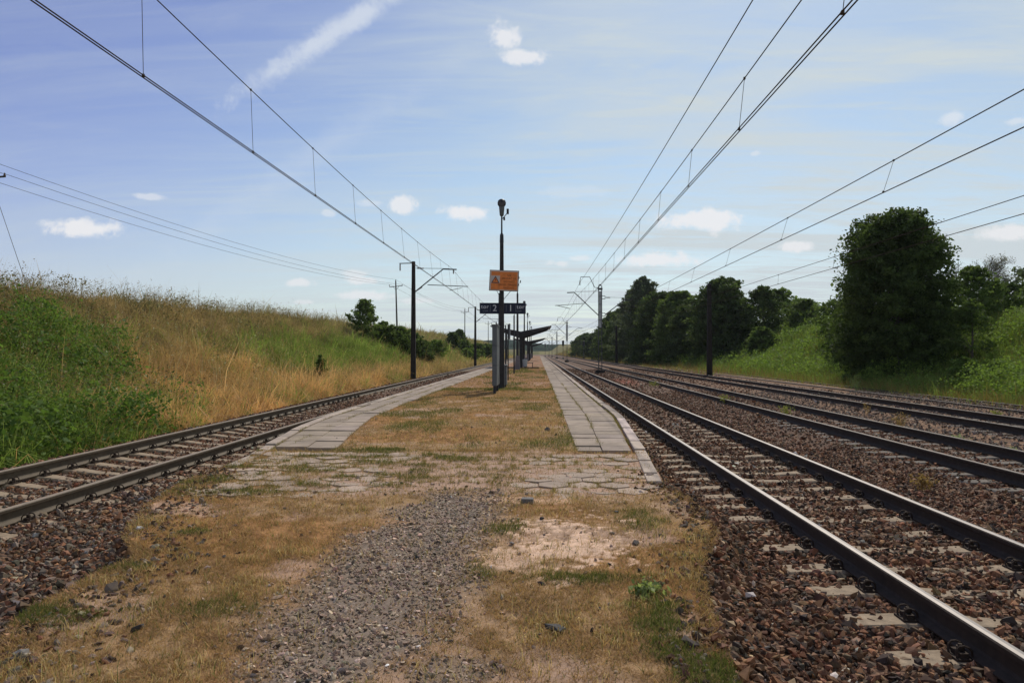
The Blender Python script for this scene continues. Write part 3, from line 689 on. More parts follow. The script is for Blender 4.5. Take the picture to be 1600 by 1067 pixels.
def heads(n, x0, x1, y0, y1, zf, h, sz, col):
    x = rng.uniform(x0, x1, n); y = rng.uniform(y0, y1, n); P = np.stack([x, y, zf(x, y)], -1); hh = h * np.exp(rng.normal(0, .2, n)); a = rng.uniform(0, 6.28, n); le = rng.uniform(.0, .4, n)
    cc = np.repeat(np.array(col)[None], n, 0)
    st = blades(P, hh, .008 + 0 * x, le, cc, az=a)
    tip = P + np.stack([np.cos(a) * np.sin(le), np.sin(a) * np.sin(le), np.cos(le)], -1) * hh[:, None]
    K = 6; tp = np.repeat(tip, K, 0) + rng.normal(0, sz * .5, (n * K, 3)) * np.array((.5, .5, 1.3))
    hd = leafcards(tp, sz * .45, np.repeat(cc * 1.2, K, 0)); return [st, hd]
def leafcards(P, size, col, up=.35, aspect=.55, jit=.16):
    n = len(P); nrm = rng.normal(size=(n, 3)); nrm[:, 2] += up * 2; nrm /= np.linalg.norm(nrm, axis=1)[:, None]
    t = np.cross(nrm, rng.normal(size=(n, 3))); t /= np.linalg.norm(t, axis=1)[:, None]; b = np.cross(nrm, t)
    s = (np.asarray(size) * np.ones(n) * np.exp(rng.normal(0, .25, n)))[:, None]
    V = np.stack([P - t * s * .5, P + b * s * aspect * .5, P + t * s * .5, P - b * s * aspect * .5], 1)
    i = (np.arange(n) * 4)[:, None, None]; F = (np.array([(0, 1, 2), (0, 2, 3)])[None] + i).reshape(-1, 3)
    return V.reshape(-1, 3), F, np.repeat(col * np.exp(rng.normal(0, jit, (n, 1))), 4, 0)
parts = [bank_left(120000, 8.0, 32, .62, .015), bank_left(62000, 32, 62, .70, .026), bank_left(52000, 62, 120, .8, .05, (-23, -9.5)), bank_left(26000, 120, 300, .9, .12, (-25, -9.8)),
         bank_left(16000, 14, 70, .8, .02, (-24, -18.5)), bank_left(12000, 18, 48, .9, .02, (-10.6, -9.0))]
parts += heads(2600, -22.5, -17.5, 12, 80, zground, 1.0, .10, (.20, .15, .08)) + heads(4500, -18, -9.8, 16, 48, zground, .75, .07, (.42, .29, .15)) + heads(1200, -13, -9.6, 45, 90, zground, .8, .10, (.34, .24, .12)) + heads(260, -18, -9.5, 9, 40, zground, .95, .07, (.55, .56, .45)) + heads(700, -19, -9.5, 10, 50, zground, 1.1, .12, (.16, .11, .05))
stuff('embankment_grass', parts, MAT_blade, 'tall dry golden and green grass over the embankment left of the single track', 'tall grass')

def mound(n, x0, x1, y0, y1, zf, hgt, size, cols, maskf, sc=.9, seed=0):
    """leafy weeds: leaves over a lumpy canopy above the ground"""
    x = rng.uniform(x0, x1, n); y = rng.uniform(y0, y1, n); k = rng.random(n) < maskf(x, y); x, y = x[k], y[k]; n = len(x)
    lump = fbm(x * sc, y * sc, 500 + seed, 3); fine = vn(x * sc * 5, y * sc * 5, 510 + seed)
    top = hgt * (.25 + 1.1 * ss(lump, .25, .75)) * (.75 + .5 * fine); z = zf(x, y) + top * (1 - .9 * rng.random(n) ** 2.2)
    cc = lerp3(cols[0], cols[1], np.clip(rng.random(n) * .6 + .4 * fine, 0, 1))
    return leafcards(np.stack([x, y, z], -1), size, cc, up=.5, aspect=.6)
def m_left(x, y): g, t, n, n2 = bank_green(x, y); return ss(t + (n - .5) * .5, .64, .46) * ss(y - 1.25 * np.maximum(0, -x - 9.3) + (n2 - .5) * 6 + (n - .5) * 5, 19.5, 16.5)
def m_upper(x, y): g, t, n, n2 = bank_green(x, y); return (ss(t + (n - .5) * .4, .50, .68) * ss(t, 1.15, .9) * .8 * ss(n2, .40, .58) + .6 * ss(n2, .60, .70)) * ss(y, 70, 45)
stuff('bank_herbs', [mound(100000, -21.5, -9.6, 14, 62, zground, .85, .085, ((.10, .095, .045), (.25, .20, .10)), m_upper, sc=.9, seed=9)],
      MAT_leaf, 'dull olive and brown herbs along the upper part of the left embankment', 'weeds')
stuff('bramble_thicket', [mound(130000, -20.5, -8.9, 7.5, 34, zground, .95, .085, ((.065, .115, .022), (.17, .25, .055)), m_left, sc=.75), mound(60000, -20.5, -8.9, 7.5, 34, zground, 1.05, .05, ((.08, .12, .03), (.20, .25, .08)), m_left, sc=1.1, seed=2),
  mound(26000, -20.5, -8.9, 7.5, 34, zground, .8, .14, ((.055, .105, .022), (.14, .21, .05)), m_left, sc=.9, seed=5)],
      MAT_leaf, 'leafy green nettles and brambles on the embankment at the left edge of the photo', 'weeds')
def m_right(x, y): return (.35 + .65 * ss(fbm(x * .3, y * .3, 61), .35, .6)) * ss(x, 16.4, 18)
GR1 = ((.12, .19, .035), (.24, .32, .07))
stuff('bank_weeds', [mound(95000, 16.6, 26, 18, 52, zground, 1.0, .10, GR1, m_right, sc=.55, seed=3), mound(60000, 17, 33, 50, 110, zground, 1.1, .17, GR1, m_right, sc=.45, seed=4)],
      MAT_leaf, 'bright green weeds covering the slope beyond the overgrown siding on the right', 'weeds')
def bank_right(n, x0, x1, y0, y1, ln, wd, g=.85):
    x = rng.uniform(x0, x1, n); y = rng.uniform(y0, y1, n); isg = rng.random(n) < g - .35 * ss(x, 18.5, 16.8)
    c = np.where(isg[:, None], lerp3((.14, .20, .04), (.27, .33, .09), rng.random(n)), lerp3((.30, .21, .08), (.22, .15, .06), rng.random(n)))
    return blades(np.stack([x, y, zground(x, y) - .02], -1), ln * np.exp(rng.normal(0, .3, n)), wd * rng.uniform(.6, 1.4, n), rng.uniform(.1, .9, n), c)
parts = [bank_right(60000, 16.3, 27, 18, 55, .6, .022), bank_right(40000, 16.6, 34, 55, 115, .75, .05), bank_right(14000, 13.6, 17.2, 60, 260, .5, .05, .55), bank_right(9000, 14.0, 17.2, 16, 60, .22, .02, .6), bank_right(5000, 15.2, 17.2, 16, 60, .5, .02, .8), bank_right(12000, 12.5, 60, 240, 560, 1.0, .35, .35)]
parts += heads(500, 16.4, 20, 20, 50, zground, .9, .08, (.16, .17, .06))
stuff('bank_grass', parts, MAT_blade, 'green and straw coloured grass on the bank right of the tracks', 'tall grass')

# ------------------------------------------------------------------ trees and shrubs
MAT_bark = mat('bark', (.11, .09, .07), rough=.95, var=.35, vscale=6, bump=.02, bscale=14)
def crown_arrays(h, rad, h0, nbr, nlv, leaf, elev=(-.1, .9), droop=.12, spread=.20, cols=((.035, .06, .016), (.075, .12, .03)), env=None, lean=0, frm=.30):
    env = env or (lambda u: np.sin(np.clip(u, 0, 1) ** .75 * math.pi) ** .6)
    u = rng.random(nbr) ** .85; z0 = h0 + (h - h0) * u * .93; az = rng.uniform(0, 2 * math.pi, nbr)
    lobes = 1 + .14 * np.sin(az * 3 + u * 7) + .10 * np.sin(az * 5 - u * 11 + 2)
    ln = rad * env(u) * lobes * rng.uniform(.74, 1.06, nbr) + .12 * rad
    el = elev[0] + (elev[1] - elev[0]) * u + rng.normal(0, .15, nbr)
    d = np.stack([np.cos(az) * np.cos(el), np.sin(az) * np.cos(el), np.sin(el)], -1)
    bt = np.repeat(np.arange(nbr), nlv); t = frm + (1 - frm) * rng.random(len(bt)) ** .75
    S0 = np.stack([np.zeros(nbr), np.zeros(nbr), z0 - ln * np.sin(el) * .35], -1)
    P = S0[bt] + d[bt] * (ln[bt] * t)[:, None]; P[:, 2] -= droop * ln[bt] * t ** 2
    sp = spread * ln[bt] * (1.05 - .75 * t) + leaf * .6
    P += rng.normal(size=P.shape) * sp[:, None] * np.array((1, 1, .6)) * .55
    P[:, 2] = np.maximum(P[:, 2], .05)
    cb = rng.random(nbr); cc = lerp3(cols[0], cols[1], np.clip(cb[bt] * .7 + rng.random(len(bt)) * .3, 0, 1))
    return leafcards(P, leaf * rng.uniform(.6, 1.35, len(P)), cc, up=.25, aspect=.62), S0, d, ln
def tree(name, label, loc, h, rad, h0=.8, nbr=200, nlv=80, leaf=.2, group=None, cat='tree', trunk=.12, nlimb=26, parts_=True, **k):
    root = empty(name, loc, random.uniform(0, 6.28), label=label, cat=cat, group=group)
    (V, F, C), S0, d, ln = crown_arrays(h, rad, h0, nbr, nlv, leaf, **k)
    link('crown', bigmesh('crown', V, F, C), MAT_leaf, root)
    mb = MB(); hh = h * .86; mb.tube([(0, 0, -.4), (0, 0, h * .1), (.03 * h * .1, .02, h * .35), (0, .03, h * .6), (0, 0, hh)], [trunk * 1.5, trunk * 1.1, trunk * .9, trunk * .6, trunk * .12], 8)
    mb.build('trunk', MAT_bark, root, smooth=True)
    mb = MB()
    for i in range(nlimb):
        a = Vector(S0[i]); a.z = max(a.z, .15); e = Vector(S0[i]) + Vector(d[i]) * float(ln[i]) * .85; e.z = max(e.z, .3); m_ = (a + e) / 2 + Vector((0, 0, .04 * h))
        r = trunk * .35; mb.tube([a, m_, e], [r, r * .6, r * .12], 5, cap=False)
    mb.build('limbs', MAT_bark, root, smooth=True)
    return root
zg = lambda x, y: float(zground(np.array(x), np.array(y)))
def at(x, y, dz=0): return (x, y, zg(x, y) + dz)
DK = ((.040, .064, .022), (.115, .155, .050)); MD = ((.060, .092, .026), (.160, .215, .062)); LT = ((.09, .14, .03), (.20, .27, .07)); GY = ((.065, .085, .05), (.15, .18, .105))
# the big dark tree by the siding
tree('broadleaf_tree', 'large dense dark rounded tree standing alone beside the siding on the right', (20.0, 42, -.2), 9.7, 3.05, .3, 900, 130, .155, trunk=.22, nlimb=60, elev=(-.25, .80), droop=.10, cols=((.036, .058, .018), (.115, .160, .045)),
     env=lambda u: np.clip(np.interp(u, [0, .12, .35, .6, .8, .93, 1], [.62, .78, 1.0, .98, .88, .66, .42]), 0, 1), spread=.20)
tree('broadleaf_tree', 'light green bush leaning out of the right side of the big dark tree', (22.2, 38.5, .1), 4.3, 1.35, .4, 90, 60, .13, trunk=.06, cols=MD, cat='bush', elev=(.1, .9))
tree('broadleaf_tree', 'small grey green tree right behind the big dark tree, under the bare branches', (26.6, 46, 1.2), 5.9, 2.1, .6, 170, 70, .16, cols=MD, trunk=.1)
tree('broadleaf_tree', 'low green bush at the right edge of the photo behind the weeds', (33.8, 50, 2.4), 5.3, 3.4, .2, 200, 80, .17, cols=GY, cat='bush')
tree('broadleaf_tree', 'olive green bush in the gap left of the right photo edge', (29.5, 47.5, 1.8), 4.2, 2.8, .2, 160, 80, .16, cols=MD, cat='bush')
tree('broadleaf_tree', 'dark shrub at the left foot of the big dark tree', (21.6, 52.0, .6), 4.2, 1.9, .2, 160, 80, .17, cols=MD, cat='bush')
tree('broadleaf_tree', 'round bush on the crest of the green slope left of the big dark tree', (25.0, 62, 3.0), 3.0, 2.4, .2, 110, 70, .17, cols=MD, cat='bush')
tree('broadleaf_tree', 'bright green low bush in the weeds at the foot of the big dark tree', (19.0, 33.5, -.1), 1.55, .85, .1, 60, 60, .09, cols=LT, cat='bush', trunk=.03, nlimb=8)
tree('broadleaf_tree', 'bright green low bush beside the siding rail, right of its smaller neighbour', (20.2, 33.0, -.1), 1.35, .8, .1, 50, 60, .09, cols=LT, cat='bush', trunk=.03, nlimb=8)
# nearly bare tree
def bare_tree():
    root = empty('bare_tree', (28.7, 49.5, 1.9), label='almost leafless tree with grey twigs rising right of the big dark tree', cat='tree'); mb = MB(); tips = []
    def br(p, d, l, r, k):
        e = p + d * l; mb.tube([p, (p + e) / 2 + Vector((random.gauss(0, .05), random.gauss(0, .05), .04)), e], [r, r * .8, r * .55], 5, cap=False)
        if k == 0: tips.append(e); return
        for i in range(4):
            ax = Vector((random.gauss(0, 1), random.gauss(0, 1), random.gauss(0, .4))).normalized(); nd = (d + ax * .62 + Vector((0, 0, .12))).normalized()
            br(p + d * l * random.uniform(.5, 1), nd, l * random.uniform(.50, .70), r * .56, k - 1)
    br(Vector((0, 0, 0)), Vector((.03, 0, 1)), 3.3, .11, 5)
    mb.build('trunk', mat('grey_bark', (.20, .18, .16), rough=.9, var=.3, vscale=10), root)
    P = np.array([t[:] for t in tips]); P = np.repeat(P, 3, 0) + rng.normal(0, .08, (len(P) * 3, 3))
    V, F, C = leafcards(P, .07, np.repeat(np.array([(.16, .15, .10)]), len(P), 0)); link('crown', bigmesh('crown', V, F, C), MAT_leaf, root)
bare_tree()
# tree row behind the lattice mast, nearest first
def poplar_env(u): return np.interp(u, [0, .15, .5, .8, 1], [.6, .95, 1, .7, .15])
row = [ # x, y, h, rad, cols, label
 (22.0, 88, 9.6, 3.6, DK, 'round topped dark tree right behind the bare concrete mast'),
 (20.5, 97, 8.4, 3.0, DK, 'dark bushy tree just left of the round topped tree by the concrete mast'),
 (19.8, 104, 10.4, 3.6, MD, 'mid green tree between the tall pointed tree and the round topped one'),
 (18.6, 114, 11.4, 3.8, DK, 'dark full tree in the middle of the row beyond the third track'),
 (17.5, 124, 15.2, 4.0, GY, 'tallest tree of the row, grey green with upright pointed branches'),
 (17.6, 140, 14.2, 3.6, GY, 'tall tree directly left of the tallest in the row'),
 (17.2, 152, 11.4, 3.4, MD, 'shorter green tree behind the upper half of the lattice mast'),
 (17.0, 168, 11.5, 3.4, DK, 'dark tree left of the lattice mast, at the left shoulder of the row'),
 (17.0, 186, 9.5, 3.2, DK, 'small dark tree at the left end of the tree row'),
 (17.4, 232, 8.0, 3.4, DK, 'round dark tree of the far clump, at its right side'),
 (16.6, 255, 8.6, 3.8, DK, 'round dark tree of the far clump, at its middle'),
 (15.5, 275, 8.0, 3.2, DK, 'round dark tree of the far clump, at its left end')]
for i, (x, y, h, r, c, lb) in enumerate(row):
    pk = h > 14
    tree('broadleaf_tree', lb, at(x, y), h, r * 1.15, .3, 380 if y < 200 else 180, 90, .30 if y < 200 else .40, group='trees in the row beyond the tracks', cols=c, trunk=.2, elev=(.1, 1.3) if pk else (-.1, .9),
         env=poplar_env if pk else (lambda u: np.interp(u, [0, .2, .5, .8, 1], [.85, 1, .95, .7, .2])), spread=.13 if pk else .2, nlimb=20)
# undergrowth row between concrete mast and the green slope
und = [(24.5, 92, 6.4, 2.6, MD, 'dark green shrub just right of the concrete mast'), (26.0, 86, 6.2, 2.6, DK, 'tall dark shrub in the middle of the three right of the concrete mast'),
       (29.0, 90, 5.0, 3.0, MD, 'rounded shrub at the top left of the bright green slope'), (22.8, 76, 3.0, 1.5, MD, 'small shrub low on the slope right of the concrete mast'), (28.5, 80, 3.0, 2.2, MD, 'low shrub on the crest of the bright green slope')]
for (x, y, h, r, c, lb) in und:
    tree('shrub', lb, at(x, y), h, r, .2, 130, 70, .24, group='shrubs on the right bank', cols=c, cat='shrub', trunk=.07, nlimb=14)
# shrubs on the left bank
lsh = [(-16.2, 68, 3.9, 1.8, MD, 'tallest shrub on the left embankment, with feathery top against the sky'), (-15.2, 72, 2.6, 1.5, MD, 'low dark shrub leaning right of the tallest shrub on the left embankment'),
       (-14.0, 74, 3.0, 1.8, MD, 'dark shrub just left of the nearest left catenary mast'), (-12.9, 76, 3.0, 1.7, DK, 'dark shrub directly behind the nearest left catenary mast'), (-12.1, 78, 2.7, 1.1, DK, 'narrow dark shrub at the right side of the nearest left catenary mast'),
       (-13.3, 95, 2.2, 1.9, LT, 'low bright green bush between the two left catenary masts'), (-15.6, 134, 3.0, 1.5, DK, 'small round shrub on the far bank near the crest'), (-14.0, 138, 2.6, 1.8, MD, 'second small shrub on the far bank, next to the far left mast'),
       (-17.2, 160, 3.2, 1.5, DK, 'shrub at the foot of the far utility pole'), (-13.4, 160, 3.0, 2.2, MD, 'bush behind the far left catenary mast'), (-12.2, 170, 3.4, 2.4, DK, 'dark bush left of the grey information board'), (-12.6, 190, 3.4, 2.6, DK, 'last dark bush on the left bank before the signs'),
       (-11.2, 37.5, 1.7, .38, MD, 'slim dark sapling standing in the green grass of the left embankment'), (-12.2, 130, 1.8, 2.0, LT, 'pale green low bush beside the far left catenary mast')]
for (x, y, h, r, c, lb) in lsh:
    n = 110 if y > 50 else 40
    tree('shrub', lb, at(x, y), h, r, .15, n, 60, (.18 if y < 110 else .3) if y > 50 else .09, group='shrubs on the left embankment', cols=c, cat='shrub', trunk=.05, nlimb=12, elev=(.2, 1.2), spread=.16)

# small weeds along the tracks
def weed(label, x, y, h, r, cols, n=22, z=None):
    root_z = (float(zbal(x, y)) if z is None else z)
    P = []; C = []; parts = []
    m = n; a = rng.uniform(0, 6.28, m); le = rng.uniform(.1, 1.0, m)
    base = np.repeat(np.array([(0, 0, 0.)]), m, 0) + rng.normal(0, r * .15, (m, 3)) * np.array((1, 1, 0))
    parts.append(blades(base, h * rng.uniform(.6, 1.1, m), .008, le, lerp3(cols[0], cols[1], rng.random(m)), az=a))
    t = rng.uniform(.3, 1, (m, 7)); dd = np.stack([np.cos(a) * np.sin(le * .7), np.sin(a) * np.sin(le * .7), np.cos(le * .7)], -1)
    LP = (base[:, None] + dd[:, None] * (t * h * .9)[..., None]).reshape(-1, 3) + rng.normal(0, .02, (m * 7, 3)); LP[:, 2] = np.maximum(LP[:, 2], .01)
    parts.append(leafcards(LP, .045, lerp3(cols[0], cols[1], rng.random(len(LP)))))
    V, F, Cc = joinm(parts); o = link('weed', bigmesh('weed', V, F, Cc), MAT_leaf); o.location = (x, y, root_z); return tag(o, label, 'weed', 'weeds growing in the ballast')
YG = ((.20, .22, .06), (.34, .33, .10)); BRN = ((.25, .15, .07), (.33, .22, .09))
def W(px, py, label, h=.3, r=.3, cols=YG, n=26, zz=-.22):
    d = (CAM_H - zz) * 1150 / (py - 550); return weed(label, (px - 841) * d / 1150, d, h, r, cols, n)
W(1130, 632, 'yellow green weed by the near rail of the middle right track, left one', .38, .3)
W(1222, 652, 'tall yellowish weed in the ballast before the middle right track', .40, .3)
W(1480, 692, 'pale leafy weed low in the middle right track', .2, .5, cols=((.20, .24, .12), (.36, .38, .22)))
W(1560, 712, 'pale leafy weed in the middle right track at the right photo edge', .22, .4, cols=((.20, .24, .12), (.36, .38, .22)))
W(1430, 752, 'dry straw coloured tuft in the ballast right of the near track', .28, .3, cols=BRN)
W(1330, 612, 'grey green weed stalk beside the third track, left of the big tree', .85, .3, cols=((.10, .14, .06), (.2, .25, .12)))
W(1020, 605, 'small yellowish tuft beside the rail beyond the lattice mast', .35, .6, cols=YG)
W(1395, 662, 'brown dry stalks between the second and third tracks', .45, .3, cols=BRN)
W(1345, 645, 'reddish dry stalk left of the brown stalks between tracks', .4, .15, cols=BRN, n=10)
W(1540, 650, 'small green tuft on the third track near the right edge', .3, .4)
o = weed('broad leaved pale green weed at the right edge of the turf in the foreground', .72, 4.95, .10, .3, ((.15, .19, .07), (.30, .34, .14)), 26, .02)

# ------------------------------------------------------------------ overhead line
MAT_conc = mat('mast_concrete', (.032, .027, .024), rough=.9, spec=.1, var=.3, vscale=3, bump=.006, bscale=20)
MAT_steel = mat('grey_steel', (.060, .060, .060), rough=.65, metal=.1, var=.2, vscale=4)
MAT_steel_l = mat('pale_steel', (.42, .43, .42), rough=.5, metal=.1, var=.15, vscale=3)
MAT_wire = mat('overhead_wire', (.075, .058, .044), rough=1, spec=0)
MAT_ins = mat('brown_insulator', (.09, .05, .035), rough=.4)
def insulator(parent, a, b, name='insulator'):
    a = Vector(a); b = Vector(b); d = b - a; n = 6; pts = []; rs = []
    for i in range(n * 2 + 1): pts.append(a + d * i / (n * 2)); rs.append(.025 if i % 2 == 0 else .06)
    MB().tube(pts, rs, 8).build(name, MAT_ins, parent)
def left_mast(x, y, label, first):
    root = empty('catenary_mast', (x, y, -.45), label=label, cat='catenary mast', group='concrete masts along the left track')
    MB().box((0, 0, 4.25), (.36, .40, 8.5), taper=.62).build('post', MAT_conc, root, bevel=.03)
    s = 2.85                                    # reach towards the track
    MB().bar((.1, 0, 6.35), (s - .75, 0, 7.95), .07).bar((s - .75, 0, 7.95), (s + .2, 0, 7.92), .08).build('bracket_arm', MAT_steel, root)
    MB().tube([(.15, 0, 8.02), (s - .3, 0, 7.98)], .018, 6).build('tie_rod', MAT_steel, root)
    MB().tube([(1.0, 0, 6.85), (s + 1.0, 0, 6.72)], .030, 6).tube([(s - .3, 0, 6.45), (s + .55, 0, 6.62)], .02, 6).build('registration_arm', MAT_steel, root)
    MB().bar((-.1, 0, 8.38), (-1.0, 0, 8.36), .06).build('feeder_arm', MAT_steel, root)
    insulator(root, (-.95, 0, 8.32), (-.95, 0, 7.85)); insulator(root, (.22, 0, 6.44), (.62, 0, 6.70)); insulator(root, (.25, 0, 8.02), (.72, 0, 8.01))
    insulator(root, (s - .02, 0, 7.9), (s - .02, 0, 7.62))
    return root
ML = [(-8.78, 51.5, 'nearest dark concrete catenary mast beside the left track'), (-8.80, 102.7, 'second concrete catenary mast on the left, just left of the track number sign'), (-8.8, 154, 'far left concrete mast, mostly hidden behind the information board'), (-8.8, 206, 'farthest concrete mast on the left, behind the shelter')]
for i, (x, y, lb) in enumerate(ML): left_mast(x, y, lb, i)
def right_mast(x, y, label):
    root = empty('catenary_mast', (x, y, -.35), label=label, cat='catenary mast', group='steel masts between the right tracks')
    mb = MB(); 
    for s in (-1, 1):
        mb.box((s * .145, 0, 4.05), (.065, .16, 8.0))
    for k in range(11):
        mb.box((0, 0, .6 + k * .72), (.24, .11, .045))
    mb.build('post', MAT_steel, root)
    MB().box((0, 0, 5.9), (.20, .04, 3.3)).build('web_plate', MAT_steel_l, root)
    MB().box((0, 0, .15), (.95, .8, .5), taper=.85).build('foundation', MAT_conc, root, bevel=.02)
    MB().box((0, 0, 7.75), (.42, .26, .18)).box((0, 0, 8.1), (.2, .16, .12)).build('cap', MAT_steel, root)
    MB().bar((-.15, 0, 5.35), (-2.35, 0, 7.45), .075).bar((-2.35, 0, 7.45), (-3.0, 0, 7.42), .085).bar((.5, 0, 5.45), (2.2, 0, 6.75), .075).bar((2.2, 0, 6.75), (3.0, 0, 6.78), .085).build('bracket_arm', MAT_steel, root)
    MB().tube([(-.2, 0, 7.55), (-2.3, 0, 7.50)], .016, 6).tube([(.5, 0, 7.0), (2.4, 0, 6.95)], .016, 6).build('tie_rod', MAT_steel, root)
    MB().tube([(-1.35, 0, 6.45), (-4.1, 0, 6.25)], .028, 6).tube([(-4.0, 0, 6.28), (-2.75, 0, 5.98)], .03, 6).tube([(1.4, 0, 6.2), (3.6, 0, 6.15)], .02, 6).build('registration_arm', MAT_steel, root)
    MB().tube([(-.15, 0, 7.85), (-.5, 0, 7.9), (-.95, 0, 8.85), (-1.75, 0, 8.85), (-1.82, 0, 8.5)], .032, 6).build('feeder_arm', MAT_steel, root)
    MB().bar((.15, 0, 7.1), (.45, 0, 7.1), .05).bar((.45, 0, 7.1), (.45, 0, 6.85), .05).bar((.15, 0, 6.85), (.45, 0, 6.85), .05).bar((.15, 0, 5.55), (.45, 0, 5.55), .05).bar((.45, 0, 5.55), (.45, 0, 5.3), .05).bar((.15, 0, 5.3), (.45, 0, 5.3), .05).build('arm_clamp', MAT_steel, root)
    insulator(root, (-1.82, 0, 8.5), (-1.84, 0, 8.1)); insulator(root, (.55, 0, 6.97), (.9, 0, 6.97)); insulator(root, (.5, 0, 5.43), (.85, 0, 5.7))
    return root
MR = [(5.62, 67, 'nearest tall steel twin channel mast standing between the right tracks'), (5.6, 144, 'second steel mast between the right tracks'), (5.6, 222, 'third steel mast between the right tracks, near the red signals'), (5.6, 300, 'fourth steel mast, small beyond the signals'), (5.6, 380, 'fifth and farthest steel mast between the right tracks')]
for x, y, lb in MR: right_mast(x, y, lb)
root = empty('concrete_mast', (13.25, 57.5, -.4), label='plain dark concrete mast without arms beside the third track on the right', cat='mast')
MB().box((0, 0, 3.65), (.40, .40, 7.3), taper=.70).build('post', MAT_conc, root, bevel=.03); MB().box((0, 0, 7.34), (.24, .22, .08)).box((0, -.02, 6.9), (.40, .30, .06)).build('cap', MAT_steel, root)
root = empty('concrete_mast', (12.9, 122, -.4), label='thin mast standing before the dark trees beyond the right tracks', cat='mast'); MB().box((0, 0, 3.2), (.4, .36, 6.4), taper=.7).build('post', MAT_conc, root, bevel=.03); MB().box((0, 0, 6.43), (.2, .2, .06)).build('cap', MAT_steel, root)

def catenary(label, cx, mx, zc, zm, ys, span0, spanL, sag, ncont=2, zsag=0, rw=.0095, first=0.0, dn=34, sp=4.4):
    root = empty('overhead_line', (0, 0, 0), label=label, cat='overhead line')
    def zmf(y): t = ((y - span0) / spanL) % 1; return zm - sag * 4 * t * (1 - t)
    def zcf(y): t = ((y - span0) / spanL) % 1; return zc - zsag * 4 * t * (1 - t)
    def xst(y): t = ((y - span0) / spanL); return .18 * (abs((t % 2) - 1) * 2 - 1)
    mb = MB(); mb.tube([(mx, y, zmf(y)) for y in ys], rw, 6, cap=False); mb.build('messenger_wire', MAT_wire, root)
    for k in range(ncont):
        mb = MB(); mb.tube([(cx + xst(y) * .6 + (k - (ncont - 1) / 2) * .055, y, zcf(y)) for y in ys], rw, 6, cap=False); mb.build('contact_wire', MAT_wire, root)
    y = first
    for i in range(dn):
        mb = MB(); X = cx + xst(y) * .6; mb.tube([(mx, y, zmf(y)), (X, y, zcf(y) + .01)], .005, 5); mb.box((X, y, zcf(y) + .015), (.03, .04, .045)); mb.box((mx, y, zmf(y)), (.03, .04, .04))
        mb.build('dropper', MAT_wire, root); y += spanL / round(spanL / sp)
    return root
ysl = list(np.arange(-8, 120, 2.0)) + list(np.arange(120, 420, 8))
catenary('overhead wires with droppers above the single left track', -5.95, -6.05, 5.85, 7.55, ysl, 51.5, 51.3, .45, first=2.4)
catenary('overhead wires with droppers above the track beside the platform on the right', 3.45, 3.5, 5.42, 6.75, ysl, 67, 77, .55, first=4.0, dn=36)
catenary('overhead wires above the second track on the right, thin and paired', 7.75, 7.95, 5.22, 6.05, ysl, 67, 77, .12, ncont=1, first=2.7, rw=.011, sp=6.8, dn=22)
catenary('farthest overhead wires on the right, passing behind the big dark tree', 12.05, 12.1, 5.08, 5.6, ysl, 67, 77, .05, ncont=1, first=2.5, rw=.011, sp=6.8, dn=22)
def wire(name, label, pts, sag, r, cat='wire', group=None):
    mb = MB(); out = []
    for a, b in zip(pts[:-1], pts[1:]):
        a = Vector(a); b = Vector(b)
        for i in range(16):
            t = i / 16; p = a.lerp(b, t); p.z -= sag * 4 * t * (1 - t); out.append(p)
    out.append(Vector(pts[-1])); mb.tube(out, r, 5, cap=False); return tag(mb.build(name, MAT_wire), label, cat, group)
wire('feeder_wire', 'single feeder wire running along the tops of the right steel masts', [(3.72, -10, 8.1), (3.78, 67, 8.0), (3.76, 144, 8.0), (3.76, 222, 8.0), (3.76, 300, 8.0), (3.76, 380, 8.0)], .35, .011)

# utility line on the left field
MAT_wood = mat('weathered_pole', (.07, .06, .052), rough=.9, var=.3, vscale=4)
PO = [(-31.9, 41.5, 12.6, 0), (-21.2, 110, 12.4, -.03), (-18.3, 183, 12.5, 0), (-17.0, 250, 12.2, 0)]
PL = ['wooden utility pole just outside the left edge of the photo with a guy wire', 'leaning utility pole with crossarm on the crest of the left embankment', 'thin far utility pole with crossarm above a small shrub on the left', 'farthest utility pole beyond the left embankment']
tops = []
for (x, y, zt, tilt), lb in zip(PO, PL):
    z0 = zg(x, y) - .3; root = empty('utility_pole', (x, y, z0), label=lb, cat='utility pole', group='utility poles on the left field'); root.rotation_euler = (0, tilt, 0); h = zt - z0
    MB().tube([(0, 0, 0), (0, 0, h)], [.14, .09], 10).build('post', MAT_wood, root)
    MB().bar((-1.0, 0, h - .9), (1.0, 0, h - .75), .09).bar((-.5, 0, h - .82), (0, 0, h - 1.4), .04).bar((.5, 0, h - .8), (0, 0, h - 1.4), .04).build('crossarm', MAT_steel, root)
    for sx in (-.95, 0, .95): MB().lathe([(.03, 0), (.06, .04), (.07, .1), (.04, .16), (.05, .2), (.02, .24)], (sx, 0, h - .78 if sx else h), 8).build('insulator', MAT_ins, root)
    tops.append([(x - .95 , y, zt - .6), (x + h * math.sin(tilt), y, zt + .2), (x + .95, y, zt - .6)])
for k in range(3):
    P = [t[k] for t in tops]
    wire('power_line', ('lowest of the three', 'topmost of the three', 'middle one of the three')[k] + ' thin power lines crossing the sky on the left', [(-38 - k, -20, 12 + .5 * k)] + P, 1.0, .013, 'power line')
gx = pxdir(2, 305); gb = pxdir(38, 432); a = Vector((0, 0, CAM_H)) + gx * (41 / gx.y); b = Vector((0, 0, CAM_H)) + gb * (41 / gb.y)
wire('guy_wire', 'slanting guy wire at the far left coming down to the embankment crest', [tuple(Vector((-31.9, 41.5, 12.0))), tuple(b + (b - a) * .15)], 0, .014)

